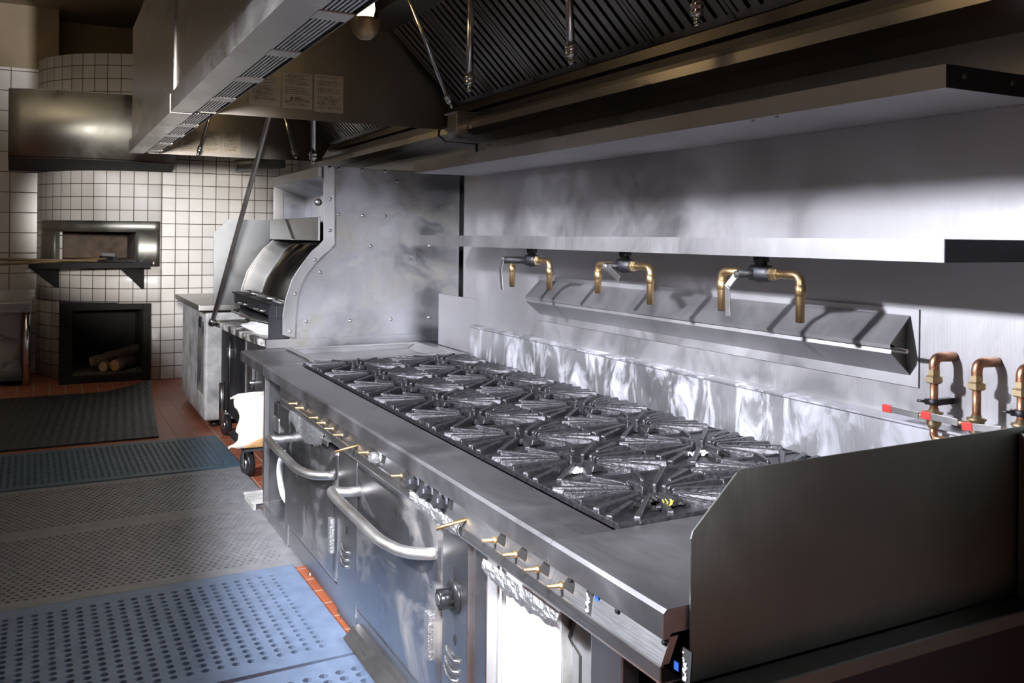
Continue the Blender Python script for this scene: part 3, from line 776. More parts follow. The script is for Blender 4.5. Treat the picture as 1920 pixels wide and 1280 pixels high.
g0 = grate().build('burner_grate', M_IRON, org=(0, 0, -0.0))
gb = g0.modifiers.new('bevel', 'BEVEL'); gb.width = 0.0022; gb.segments = 1; gb.limit_method = 'ANGLE'
ORD = ['nearest the camera', 'second from the near end', 'third from the near end', 'fourth from the near end', 'fourth from the far end', 'third from the far end', 'second from the far end', 'at the far end']
first = True
for ri, gx in enumerate(GX):
    for k, gy in enumerate(GY):
        g = g0 if first else g0.copy()
        if not first: COL.objects.link(g)
        first = False
        g.location = (gx, gy, 0.928); g.rotation_euler.z = PI*((k+ri) % 2)
        tag(g, 'black cast-iron burner grate in the %s row, %s' % (('front', 'rear')[ri], ORD[k]), 'grate', 'cast-iron burner grates')
# charred food bits and a yellow wire on the nearest grates
def crumbs(name, c, lab, n, r, mat, seed, h=0.006):
    rnd = random.Random(seed); m = MB()
    for i in range(n):
        a = rnd.random()*2*PI; q = r*math.sqrt(rnd.random()); s_ = h*(0.5+rnd.random())
        p = Vector(c)+Vector((q*math.cos(a)*1.3, q*math.sin(a)*0.8, s_*0.5))
        m.lathe([(0.2*s_, -0.5*s_), (0.9*s_, -0.2*s_), (0.8*s_, 0.3*s_), (0.1*s_, 0.6*s_)], p, (rnd.random()-.5, rnd.random()-.5, 1), 5, False)
    o = m.build(name, mat); o['kind'] = 'stuff'; return tag(o, lab, 'debris')
crumbs('charred_crumbs', (0.43, 2.05, 0.908), 'glossy black charred crumbs around the burner opening nearest the camera', 120, 0.085, M_BLACK, 4, 0.009)
crumbs('white_residue', (0.40, 2.44, 0.906), 'white crumbs beside the second burner opening from the near end', 40, 0.03, M_FLOUR, 5)
crumbs('white_residue', (0.90, 2.46, 0.906), 'white crumbs beside the rear burner opening near the end panel', 40, 0.04, M_FLOUR, 6)
m = MB(); c = onZ(1252, 950, 0.915)
for k in range(7):
    a = 2*PI*k/7; m.tube([c, c+Vector((0.011*math.cos(a), 0.011*math.sin(a), 0.008)), c+Vector((0.015*math.cos(a+.5), 0.015*math.sin(a+.5), 0.018))], 0.0013, 6)
tag(m.build('yellow_scourer_thread', M_YELLOW), 'tangle of yellow thread lying on the burner grate nearest the camera', 'thread')

# ---------------------------------------------------------------- counters at both ends of the range
MB().prism([(0.0, 0.85), (0.0, 0.902), (0.008, 0.91), (1.25, 0.91), (1.25, 0.86), (0.02, 0.86), (0.012, 0.85)], 'y', YN+0.004, RY0-0.002).build('counter_top', M_TOP, nc)
MB().prism([(CPx0, CPz0), (CPx1, CPz1), (CPx1+0.02, CPz1), (CPx0+0.02, CPz0)], 'y', YN+0.01, RY0-0.001).build('fascia', M_FRONT, nc)
MB().sheet([(0.05, 0.757), (0.0, 0.757), (-0.004, 0.765), (-0.004, 0.794), (0.004, 0.799)], 'y', YN+0.01, RY0-0.001, -0.004).build('front_ledge', M_TRIM, nc)
for (x, y) in ((1068, 1085), (1155, 1145), (1243, 1205)):
    q = onX(x, y, 0.01); c = cp(q.y, 0.75)
    MB().lathe([(0.006, 0), (0.006, 0.006), (0.004, 0.008)], c, (-1, 0, 0.3), 8).build('screw', M_BLACK, nc)
for (x, y) in ((1098, 1115), (1280, 1238)):
    q = onX(x, y, 0.0); mm = MB()
    vs = [cp(q.y+0.024, 0.95, 0.002), cp(q.y-0.004, 0.95, 0.002), cp(q.y-0.024, 0.0, 0.002), cp(q.y+0.0, 0.0, 0.002)]
    mm.add(vs+[v+Vector((0.003, 0, 0)) for v in vs], [(0, 1, 2, 3), (7, 6, 5, 4), (0, 1, 5, 4), (1, 2, 6, 5), (2, 3, 7, 6), (3, 0, 4, 7)])
    pl = mm.build('data_plate', M_BLACK, nc)
    mm = MB(); rnd = random.Random(2)
    for k in range(22):
        t = rnd.random(); s_ = rnd.random(); c = cp(q.y+0.016-0.022*t-0.01*s_+0.004, 0.85-0.8*t, 0.0035)
        mm.bar(c, c+Vector((0, -0.005*rnd.random()-0.002, -0.001)), 0.002, 0.0035*rnd.random()+0.0015)
    mm.build('plate_print', M_WHITE, pl)
    c = cp(q.y-(0.020 if x < 1200 else -0.03), 0.75 if x < 1200 else .3, 0.0035); MB().bar(c, c+Vector((0, -0.014, 0)), 0.002, 0.016).build('blue_sticker', M_BLUE, pl)
# end panel with clipped front corner
ep = onY(1387, 880, YN); eb = 0.755
pts = [(0.061, eb-0.0), (0.061, 1.045), (0.066, 1.06), (ep.x-0.01, 1.166), (ep.x+0.005, 1.172), (1.28, 1.18), (1.28, eb)]
o = MB().prism(pts, 'y', YN-0.004, YN).build('splash_guard', M_PANEL)
tag(o, 'tall stainless end panel with clipped front corner closing the near end of the range', 'panel')
# neighbouring equipment on the camera side of the panel
nb = thing('neighbouring_bench', 'dark stainless bench just in front of the end panel', 'bench', (0.6, 1.3, 0))
MB().box(0.045, 1.22, 1.365, YN-0.006, 0.715, 0.752).build('bench_lip', M_PANEL, nb, bevel=0.004)
MB().box(0.06, 1.22, 1.375, YN-0.010, 0.0, 0.712).build('bench_front', M_DARKSTEEL, nb)
MB().box(1.105, 1.275, 1.02, YN-0.01, 0.752, 1.165).build('riser', M_PANEL, nb)
MB().box(1.06, 1.10, 0.95, YN-0.10, 0.86, 0.955).build('riser_rail', M_PANEL, nb, bevel=0.004)
MB().prism([(1.13, 1.1), (1.13, 1.165), (1.145, 1.18), (1.27, 1.18), (1.27, 1.14), (1.19, 1.10)], 'y', 1.0, YN-0.015).build('white_cap', M_ENAMEL, nb, bevel=0.006, label='white enamel cap on the riser')

# far counter with a sunken pan
fc = thing('well_counter', 'stainless counter with a shallow sunken pan between the range and the broiler', 'counter', (0.6, 5.5, 0))
MB().prism([(0.012, 0.845), (0.0, 0.85), (0.0, 0.902), (0.008, 0.91), (0.30, 0.91), (0.30, 0.845)], 'y', RY1+0.004, 5.865).build('counter_top', M_TOP, fc)
MB().box(0.30, 1.28, RY1+0.004, 5.21, 0.845, 0.91).box(0.30, 1.28, 5.80, 5.865, 0.845, 0.91).box(1.18, 1.28, 5.21, 5.80, 0.845, 0.91).build('counter_rim', M_TOP, fc)
MB().sheet([(0.27, 0.918), (0.31, 0.918), (0.37, 0.875), (1.11, 0.875), (1.17, 0.918), (1.20, 0.918)], 'y', 5.22, 5.79, 0.004).build('sunken_pan', M_TRIM, fc)
MB().box(0.27, 1.20, 5.19, 5.22, 0.912, 0.921).build('pan_edge', M_TRIM, fc)
MB().box(0.27, 1.20, 5.79, 5.815, 0.912, 0.921).build('pan_edge', M_TRIM, fc)
MB().box(0.14, 0.18, 5.31, 5.84, 0.0, 0.845).build('counter_support', M_FRONT, fc)
# low splash plate running on past the wall corner
tag(MB().box(XW, XW+0.012, YC+0.002, 5.69, 0.912, 1.26).build('splash_plate', M_WALL), 'low stainless splash plate beside the sunken pan, past the wall corner', 'panel')

# riser behind the burners with a ledge, and the wall seam strips
rs = MB().box(1.252, XW-0.003, 1.52, YC-0.003, 0.80, 1.085)
rs.sheet([(1.252, 1.085), (1.240, 1.092), (1.240, 1.098), (XW-0.002, 1.104)], 'y', 1.52, YC-0.003, -0.004)
o = rs.build('backsplash_riser', M_RISER); tag(o, 'scale-stained stainless riser with a ledge behind the burner grates', 'backsplash')
MB()

# ---------------------------------------------------------------- trough under the taps
tr = thing('drip_trough', 'long stainless V-shaped trough on the wall under the brass taps', 'trough', (XW, 3.07, 1.2))
TY0, TY1 = 1.87, 4.275
MB().box(XW-0.006, XW-0.0015, TY0, TY1, 1.20, 1.442).build('mounting_plate', M_WALL, tr, bevel=0.001)
MB().sheet([(XW-0.007, 1.418), (1.195, 1.333), (1.197, 1.322)], 'y', TY0+0.03, TY1-0.02, -0.003).build('upper_slope', M_SHELF, tr)
MB().sheet([(1.200, 1.318), (1.197, 1.306), (XW-0.007, 1.235)], 'y', TY0+0.03, TY1-0.02, 0.003).build('lower_slope', M_SHELF, tr)
MB().tube([(1.208, TY1-0.02, 1.318), (1.208, TY0-0.02, 1.318)], 0.007, 10).build('drain_tube', M_CHROME, tr)
MB().prism([(XW-0.007, 1.415), (1.21, 1.338), (1.24, 1.32), (1.21, 1.302), (XW-0.007, 1.238)], 'y', TY0+0.045, TY0+0.049).build('end_cap', M_PANEL, tr)
MB().prism([(XW-0.007, 1.415), (1.21, 1.338), (1.24, 1.32), (1.21, 1.302), (XW-0.007, 1.238)], 'y', TY1-0.026, TY1-0.022).build('end_cap', M_SHELF, tr)

# ---------------------------------------------------------------- shelves
def shelf(name, z0, z1, lab, y1=YC-0.004):
    t = thing(name, lab, 'shelf', (1.08, 3.3, z0), 'wall shelves')
    SX = 0.866
    MB().sheet([(SX+0.012, z0), (SX, z0), (SX, z1), (XW-0.003, z1)], 'y', 1.472, y1, -0.003).build('shelf_board', M_SHELF, t)
    MB().box(SX+0.003, XW-0.003, 1.476, y1-0.002, z0+0.001, z0+0.005).build('underside', M_SHELF, t)
    MB().box(SX+0.001, XW-0.003, 1.470, 1.473, z0, z1-0.001).build('end_cap', M_DARKSTEEL, t, label='dark end cap')
    return t
s1 = shelf('wall_shelf', 1.599, 1.657, 'lower stainless wall shelf with the brass taps hanging under it')
s2 = shelf('wall_shelf', 2.031, 2.090, 'upper stainless wall shelf just below the extraction hood')
for yy in (1.478, ):
    for xx in (0.93, 1.12): MB().lathe([(0.008, 0), (0.006, 0.004)], (xx, 1.470, 2.065), (0, -1, 0), 10).build('rivet', M_PANEL, s2)
for (x, y) in ((1405, 225), (1452, 218)):
    q = onZ(x, y, 2.03); MB().lathe([(0.006, 0), (0.005, 0.006)], (0.89, q.y, 2.031), (0, 0, -1), 8).build('rivet', M_TRIM, s2)

# ---------------------------------------------------------------- brass taps
def tap(pl, pr, mount, lab, style):
    XT = 1.0
    a = onX(pl[0], pl[1], XT); b = onX(pr[0], pr[1], XT); c = onX(mount[0], mount[1], XT)
    za, zb = a.z, b.z
    t = thing('brass_tap', lab, 'tap', (XT, c.y, 1.599-0.22), 'brass taps under the lower shelf')
    zt = 1.540
    MB().lathe([(0.026, 0), (0.026, 0.022), (0.021, 0.024), (0.021, 0.06)], (XT, c.y, 1.599), (0, 0, -1), 16).build('mounting_socket', M_BLACK, t)
    v = MB().lathe([(0.017, -0.055), (0.028, -0.04), (0.028, -0.018), (0.034, 0.0), (0.028, 0.018), (0.028, 0.04), (0.017, 0.055)], (XT, c.y, zt), (0, 1, 0), 14)
    v.build('valve_body', M_DARKSTEEL, t)
    m = MB()
    m.lathe([(0.018, 0), (0.024, 0.003), (0.024, 0.018), (0.018, 0.020), (0.020, 0.030), (0.016, 0.034)], (XT, c.y-0.045, zt), (0, -1, 0), 6, False)
    m.build('union_nut', M_BRASSHEX, t)
    r = 0.0145
    for (end, sgn) in ((a, 1), (b, -1)):
        pts = bezarc([(XT, c.y+sgn*0.05, zt), (XT, end.y, zt), (XT, end.y, end.z)], 0.03, 7)
        o = MB().tube(pts, r, 14).build('spout_pipe', M_BRASS, t)
        MB().lathe([(r+.0005, 0), (r+0.0025, 0.001), (r+0.0025, 0.034), (r+.0005, 0.035)], (XT, end.y, zt-0.030), (0, 0, -1), 14).build('elbow_collar', M_BRASS, o)
        # slanted dark open mouth
        MB().lathe([(r*0.8, 0), (r*0.8, 0.0015)], (XT, end.y, end.z), (0, 0, -1), 12).build('pipe_mouth', M_BLACK, o)
    st = Vector((XT, c.y, zt))
    if style == 1:
        MB().tube([st, st+Vector((-0.12, 0.06, 0.0))], 0.017, 12).build('valve_stem', M_BLACK, t)
        h0 = st+Vector((-0.125, 0.062, 0.004))
        P = [h0, h0+Vector((-0.008, 0.01, -0.05)), h0+Vector((-0.004, 0.0, -0.145))]
        w = 0.022
    elif style == 2:
        MB().tube([st, st+Vector((-0.07, 0.045, -0.004))], 0.015, 12).build('valve_stem', M_BLACK, t)
        h0 = st+Vector((-0.072, 0.045, -0.004))
        P = [h0+Vector((-0.006, -0.008, 0)), h0+Vector((-0.008, -0.05, -0.010)), h0+Vector((-0.01, -0.12, -0.045))]
        w = 0.026
    else:
        MB().tube([st, st+Vector((-0.07, 0.035, 0.0))], 0.015, 12).build('valve_stem', M_BLACK, t)
        h0 = st+Vector((-0.074, 0.036, -0.005))
        P = [h0+Vector((0, 0, 0)), h0+Vector((-0.012, 0.03, -0.04)), h0+Vector((-0.012, 0.024, -0.135))]
        w = 0.022
    MB().lathe([(0.012, 0), (0.012, 0.010), (0.006, 0.012)], st+Vector((P[0]-st).normalized())*((P[0]-st).length-0.004), (P[0]-st), 8, False).build('handle_nut', M_TRIM, t)
    m = MB()
    for p0, p1 in zip(P[:-1], P[1:]):
        d = (Vector(p1)-Vector(p0)).normalized()
        m.bar(Vector(p0)-d*0.004, Vector(p1)+d*0.004, w, 0.004, (-1, -0.1, 0))
    m.build('lever_handle', M_TRIM, t, bevel=0.0015, label='flat steel lever handle')
    return t
tap((960, 537), (1030, 543), (997, 487), 'farthest brass tap with a steel lever hanging beside its left spout', 1)
tap((1121, 549), (1219, 570), (1172, 495), 'middle brass tap with its steel lever turned sideways', 2)
tap((1353, 582), (1500, 604), (1427, 511), 'nearest brass tap, largest in view, with lever hanging straight down', 3)

# ---------------------------------------------------------------- copper gas valves on the wall
def copper(px, ytop, ylev, lab, elbow_down=False, strap=True):
    X = 1.215
    a = onX(px, ytop, X); zl = onX(px, ylev, X).z
    t = thing('copper_pipe', lab, 'pipe', (X, a.y, zl-0.04), 'copper pipes on the steel wall')
    r = 0.0115; y = a.y; top = a.z-0.012
    pts = bezarc([(XW-0.002, y-0.010, top), (X, y, top), (X, y, top-0.05)], 0.03, 8)
    MB().tube(pts, r+0.003, 14).build('elbow', M_COPPER, t)
    z1 = top-0.034
    MB().lathe([(0.014, 0), (0.017, 0.002), (0.017, 0.018), (0.016, 0.020)], (X, y, z1), (0, 0, -1), 6, False).lathe([(0.022, 0.020), (0.025, 0.023), (0.025, 0.038), (0.018, 0.042)], (X, y, z1), (0, 0, -1), 6, False).build('union_fitting', M_BRASSHEX, t)
    MB().tube([(X, y, z1-0.04), (X, y, zl+0.01)], r, 14).build('riser_pipe', M_COPPER, t)
    MB().lathe([(0.014, 0.0), (0.014, 0.007), (0.026, 0.010), (0.026, 0.014), (0.021, 0.018), (0.021, 0.046), (0.014, 0.058)], (X, y, zl+0.026), (0, 0, -1), 16).build('valve_body', M_BRASSHEX, t)
    if strap:
        zc = zl+0.044
        m = MB().lathe([(0.016, 0.0), (0.016, 0.018)], (X, y, zc+0.010), (0, 0, -1), 14).box(X, XW-0.003, y-0.012, y+0.004, zc-0.009, zc+0.009)
        m.bar((X-0.012, y+0.022, zc), (X+0.008, y+0.002, zc), 0.016, 0.016)
        m.build('pipe_clamp', M_DARKSTEEL, t)
        MB().tube([(X-0.012, y+0.021, zc), (X-0.022, y+0.040, zc)], 0.004, 8).build('clamp_bolt', M_DARKSTEEL, t)
    if elbow_down:
        MB().tube(bezarc([(X, y, zl-0.028), (X, y, zl-0.062), (X+0.02, y-0.09, zl-0.066)], 0.035, 8), r, 14).build('lower_elbow', M_COPPER, t)
    return t, None
def lever(px0, px1, t, lab):
    X = 1.175
    a = onX(px0[0], px0[1], X); b = onX(px1[0], px1[1], X)
    h = MB().bar(a, b, 0.004, 0.020).build('lever', M_TRIM, t, bevel=0.001, label='flat steel lever')
    d = (b-a).normalized()
    MB().bar(b-d*0.022, b+d*0.012, 0.008, 0.024).build('grip', M_RED, h, bevel=0.003, label='red rubber grip')
    c = Vector((1.215, wl[t.name].y, a.z)); 
    MB().tube([a, c], 0.006, 8).build('lever_stem', M_BRASSHEX, t)
t1, _ = copper(1752, 662, 782, 'copper pipe nearest the trough with black clamp and curved lower elbow', True)
lever((1722, 778), (1661, 765), t1, '')
t2, _ = copper(1832, 672, 795, 'middle copper pipe without a clamp, between the other two copper pipes', False, False)
lever((1796, 792), (1734, 778), t2, '')
t3, _ = copper(1916, 682, 806, 'rightmost copper pipe cut by the edge of view, with black clamp', False)
lever((1878, 806), (1811, 799), t3, '')

# ---------------------------------------------------------------- extraction hood
HX, HZ = -0.50, 2.30
def hood(y0, y1, lab, seams, fn, fw, near_open=False):
    t = thing('extraction_hood', lab, 'hood', (0.4, (y0+y1)/2, HZ), None)
    ys = [y0]+seams+[y1]
    for a, b in zip(ys[:-1], ys[1:]):
        MB().sheet([(HX-0.0, 3.3), (HX-0.0, 2.40)], 'y', a+0.003, b-0.003, -0.004).build('front_panel', M_HOOD, t)
        MB().sheet([(HX, 2.405), (HX-0.022, 2.392), (HX-0.022, HZ), (HX+0.085, HZ)], 'y', a+0.002, b-0.002, -0.004).build('lip', M_HOOD, t)
    for a in ys[1:-1]: MB().box(HX-0.006, HX-0.002, a-0.004, a+0.004, 2.41, 3.3).build('seam_trim', M_TRIM, t)
    MB().box(HX-0.010, HX-0.001, y0-0.012 if y0 > 3 else y1-0.012, y0+0.012 if y0 > 3 else y1+0.004, 2.405, 3.3).build('joint_strip', M_SATIN, t)
    # make-up air strip: ribbed grilles between plain pieces
    yy = y0+0.05; k = 0
    while yy < y1-0.1:
        L = 0.52 if k % 2 == 0 else 0.11
        e = min(yy+L, y1-0.02)
        if k % 2 == 0:
            m = MB()
            for i in range(7): m.box(HX+0.092+i*0.0145, HX+0.100+i*0.0145, yy, e, HZ+0.004, HZ+0.010)
            m.box(HX+0.088, HX+0.20, yy, e, HZ+0.012, HZ+0.016)
            m.build('air_grille', M_FRONT, t)
        else:
            MB().box(HX+0.088, HX+0.205, yy+0.003, e-0.003, HZ+0.000, HZ+0.012).build('grille_joint', M_HOOD, t, bevel=0.004)
        yy = e; k += 1
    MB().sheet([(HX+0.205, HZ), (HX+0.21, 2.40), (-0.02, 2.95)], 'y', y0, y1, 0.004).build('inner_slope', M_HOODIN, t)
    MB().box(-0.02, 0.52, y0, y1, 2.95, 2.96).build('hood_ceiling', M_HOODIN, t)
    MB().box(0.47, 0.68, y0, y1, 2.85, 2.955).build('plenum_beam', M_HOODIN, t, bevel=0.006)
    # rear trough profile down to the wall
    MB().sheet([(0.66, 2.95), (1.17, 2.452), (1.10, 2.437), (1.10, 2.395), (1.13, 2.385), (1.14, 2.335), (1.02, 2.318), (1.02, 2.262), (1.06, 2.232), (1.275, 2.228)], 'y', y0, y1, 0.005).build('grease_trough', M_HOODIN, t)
    MB().box(1.015, 1.02, y0, y1, 2.262, 2.300).build('trough_lip', M_HOOD, t)
    MB().box(1.268, 1.275, y0, y1, 2.094 if y0 < 3 else 2.125, 2.228).build('rear_closure', M_HOOD, t)
    # end plates
    for ye in ((y0, y1) if not near_open else (y1,)):
        e = ye-0.006 if ye == y1 else ye
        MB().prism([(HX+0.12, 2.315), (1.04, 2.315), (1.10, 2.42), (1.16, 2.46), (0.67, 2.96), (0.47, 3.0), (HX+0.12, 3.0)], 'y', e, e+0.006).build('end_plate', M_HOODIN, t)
    MB().box(HX+0.12, 1.05, y1-0.014, y1-0.0065, 2.30, 2.345).build('end_rim', M_HOODIN, t)
    MB().box(HX, 1.3, y0, y1, 3.3, 3.31).build('top_plate', M_HOOD, t)
    # baffle filters
    A = Vector((1.115, 0, 2.455)); B = Vector((0.675, 0, 2.885)); d = (B-A).normalized(); nrm = Vector((d.z, 0, -d.x))
    if nrm.z > 0: nrm = -nrm
    L = (B-A).length
    yy = y1-0.06
    for i in range(fn):
        ya, yb = yy-fw, yy; m = MB()
        def q(u, y, h): p = A+d*u+nrm*h; return Vector((p.x, y, p.z))
        def slab(u0, u1, ya_, yb_, h0, h1):
            vs = [q(u, y, h) for u in (u0, u1) for y in (ya_, yb_) for h in (h0, h1)]
            m.add(vs, [(0, 1, 3, 2), (4, 6, 7, 5), (0, 4, 5, 1), (2, 3, 7, 6), (0, 2, 6, 4), (1, 5, 7, 3)])
        slab(0.0, 0.03, ya, yb, 0.0, 0.018); slab(L-0.03, L, ya, yb, 0.0, 0.018)
        slab(0.0, L, ya, ya+0.02, 0.0, 0.018); slab(0.0, L, yb-0.02, yb, 0.0, 0.018)
        ns = int((fw-0.04)/0.062); p_ = (fw-0.04)/ns
        for k in range(ns):
            c0 = ya+0.02+k*p_; slab(0.02, L-0.02, c0+0.009, c0+p_-0.009, 0.006, 0.016)
            slab(0.02, L-0.02, c0+0.009, c0+0.012, 0.002, 0.020)
        f_ = m.build('baffle_filter', M_FILTER, t)
        m = MB(); slab(0.0, L, ya+0.01, yb-0.01, -0.006, -0.001); m.build('filter_backing', M_SOOT_HOLE, f_)
        yy -= fw+0.006
    return t
h1 = hood(0.1, 5.035, 'near extraction hood over the burners with baffle filters and lit lamp', [2.4], 9, 0.49)
h2 = hood(5.075, 7.80, 'far extraction hood over the broiler, joined end to end with the near one', [], 5, 0.49)
# grease cup at the joint of the hoods
q = onX(863, 236, 1.0)
gc = MB().prism([(0.95, 2.355), (1.09, 2.355), (1.09, 2.24), (1.06, 2.215), (0.98, 2.215), (0.95, 2.24)], 'y', q.y-0.055, q.y+0.075)
gc.box(0.935, 1.11, q.y-0.07, q.y+0.09, 2.352, 2.362)
tag(gc.build('grease_cup', M_TRIM, bevel=0.006), 'small stainless grease cup hanging at the hood joint', 'cup')

# lamps inside the hood
def hood_lamp(x, y, lab, e=9):
    MB_z = 2.90
    t = thing('hood_lamp', lab, 'lamp', (x, y, 2.95), 'jar lamps inside the hoods')
    MB().lathe([(0.03, 0.048), (0.03, 0.0), (0.055, -0.02), (0.062, -0.05), (0.064, -0.11), (0.058, -0.115)], (x, y, MB_z), (0, 0, 1), 18).build('lamp_holder', M_TRIM, t)
    gl = MB().lathe([(0.058, -0.11), (0.064, -0.16), (0.064, -0.29), (0.055, -0.34), (0.03, -0.365), (0.005, -0.37)], (x, y, MB_z), (0, 0, 1), 22).build('glass_jar', M_GLASS, t)
    MB().lathe([(0.066, -0.285), (0.066, -0.30), (0.057, -0.345), (0.03, -0.372), (0.005, -0.376)], (x, y, MB_z), (0, 0, 1), 22).build('guard_cup', M_BRASSHEX, t, label='warm metal cup at the jar bottom')
    MB().lathe([(0.018, -0.11), (0.022, -0.15), (0.038, -0.20), (0.042, -0.24), (0.034, -0.275), (0.01, -0.29)], (x, y, MB_z), (0, 0, 1), 18).build('bulb', M_BULB, t)
    l = lamp('bulb_light', 'POINT', (x, y, 2.60), e, (1.0, 0.66, 0.32), shadow_soft_size=0.05)
    l.location = (x+0.0, y, 2.55)
    return t
hood_lamp(0.15, 3.85, 'lit jar lamp in the near hood, the one glowing in view', 0.8)
hood_lamp(0.12, 2.05, 'lit jar lamp in the near hood, second from the hood joint', 0.8)
hood_lamp(0.12, 6.75, 'lit jar lamp in the far hood, hidden behind its lip', 0.8)

# fire suppression nozzle pipes
def nozzle(bot, top, r, lab, zlen=0.06):
    t = thing('nozzle_pipe', lab, 'pipe', bot, 'suppression pipes hanging in the hoods')
    b = Vector(bot); p = Vector(top); d = (b-p).normalized()
    MB().tube([p, b-d*0.07], r, 12).build('pipe', M_CHROME, t)
    MB().lathe([(r*1.5, 0), (r*1.6, 0.006), (r*1.6, 0.018), (r*1.2, 0.020), (r*1.5, 0.026), (r*1.5, 0.040), (r*0.7, 0.043), (r*0.7, 0.058), (r*0.9, 0.060), (r*0.5, 0.075)], b-d*0.075, d, 10).build('nozzle_tip', M_CHROME, t)
a = onX(848, 203, 0.70); c = onY(765, -6, 3.95); nozzle(a, c, 0.012, 'slanted suppression pipe just left of the vertical ones over the burners')
a = onX(880, 172, 0.70); nozzle(a, (a.x, a.y, 2.95), 0.019, 'vertical suppression pipe, second from the hood joint')
a = onX(1072, 122, 0.70); c = onY(1058, -10, a.y); nozzle(a, (c.x, c.y, 2.95), 0.016, 'suppression pipe in front of the middle of the near filters')
a = onX(1307, 50, 0.70); nozzle(a, (a.x, a.y, 2.95), 0.014, 'suppression pipe nearest the camera, only its lower end in view')
a = onX(555, 296, 0.35); c = onY(532, 205, 6.3); nozzle(a, c, 0.013, 'slanted suppression pipe over the broiler')
a = onY(587, 308, 5.75); nozzle(a, (a.x, a.y, 2.95), 0.017, 'vertical suppression pipe above the broiler window')
a = onY(370, 292, 7.4); c = onY(398, 205, 7.3); nozzle(a, c, 0.012, 'slanted suppression pipe near the far placards')

# instruction placards on the hood end plates
def placard(x0, y0, x1, y1, Y, lab, seed, dark=1.0, logo=False):
    a = onY(x0, y0, Y); b = onY(x1, y1, Y)
    t = thing('instruction_placard', lab, 'placard', ((a.x+b.x)/2, Y, b.z), 'placards on the hood end plates')
    MB().box(a.x, b.x, Y-0.004, Y-0.001, b.z, a.z).build('sheet', M_PAPER, t, bevel=0.001)
    rnd = random.Random(seed); m = MB(); n = 17; H = a.z-b.z; W_ = b.x-a.x
    for i in range(n):
        z = a.z-H*(0.07+0.88*i/n)
        if rnd.random() < 0.15 or (logo and 11 <= i <= 13): continue
        x = a.x+W_*(0.12 if rnd.random() < 0.7 else 0.2)
        e = b.x-W_*(0.08+0.25*rnd.random())
        while x < e:
            w_ = W_*(0.03+0.07*rnd.random()); m.box(x, min(x+w_, e), Y-0.0052, Y-0.0046, z, z+H*0.012*(1+(rnd.random() < .2))); x += w_+W_*0.015
    if logo:
        zc = a.z-H*0.72; m.lathe([(W_*0.04, 0), (W_*0.04, 0.001)], (a.x+W_*0.33, Y-0.0045, zc), (0, -1, 0), 12)
        for k in range(3): m.box(a.x+W_*0.42, a.x+W_*(0.62+0.08*k), Y-0.0052, Y-0.0046, zc+H*(0.02-0.025*k), zc+H*(0.034-0.025*k))
    m.build('print', M_INK, t)
YP = 5.035-0.007
placard(466, 140, 524, 200, YP, 'leftmost faded placard on the near hood end plate', 1)
placard(528, 134, 585, 206, YP, 'middle placard with a small dark logo on the near hood end plate', 2, logo=True)
placard(589, 139, 643, 213, YP, 'rightmost placard with clipped corner on the near hood end plate', 3)
YP2 = 7.80-0.0155
placard(338, 243, 375, 284, YP2, 'leftmost plain placard on the far hood end plate', 4)
placard(379, 244, 412, 287, YP2, 'middle placard on the far hood end plate', 5)
placard(416, 246, 451, 290, YP2, 'rightmost placard on the far hood end plate', 6)

# ---------------------------------------------------------------- broiler with curved hood
BY0, BY1 = 5.93, 7.42
br = thing('broiler', 'stainless upright broiler with S-curved side panels and curved front lid', 'broiler', (0.9, 6.7, 0))
def P2(x, y): v = onY(x, y, BY0); return (v.x, v.z)
inner = [P2(*p) for p in ((552, 634), (554, 595), (557, 560), (563, 537), (573, 516), (588, 497), (606, 478), (618, 468), (627, 458), (627, 312))]
outerp = [P2(*p) for p in ((529, 628), (529, 590), (534, 561), (546, 524), (556, 508), (568, 491), (584, 470), (596, 460), (605.5, 450), (605.5, 309))]
sidep = inner + [(1.545, 2.11), (1.545, 0.93), (inner[0][0], 0.93)]
for yy, lb in ((BY0, 'near side panel, bolted and brightly lit'), (BY1, None)):
    kw = dict(label=lb) if lb else {}
    MB().prism([(p[0]-0.03, p[1]) for p in inner]+[(1.545, 2.11), (1.545, 0.93), (inner[0][0]-0.03, 0.93)], 'y', yy, yy+0.01).build('side_panel', M_OVEN, br, **kw)
    MB().prism(outerp+list(reversed(inner)), 'y', yy-0.012, yy-0.0005).build('flange', M_TRIM, br, bevel=0.003)
# bolts on the near panel
def bolt(x, y, Y, r=0.011, par=None):
    v = onY(x, y, Y)
    MB().lathe([(r*1.1, 0), (r, 0.004), (r*0.6, 0.009), (0.001, 0.010)], (v.x, Y-0.0005, v.z), (0, -1, 0), 12).build('bolt', M_CHROME, br)
for p in ((635, 316), (679, 318), (722, 321), (744, 340), (635, 402), (680, 404), (722, 405), (695, 461), (600, 510), (805, 461), (574, 602), (656, 601), (733, 598), (804, 595)): bolt(p[0], p[1], BY0)
for p in ((618, 314), (619, 373), (619, 432), (591, 487), (554, 551), (544, 621)): bolt(p[0], p[1], BY0-0.012)
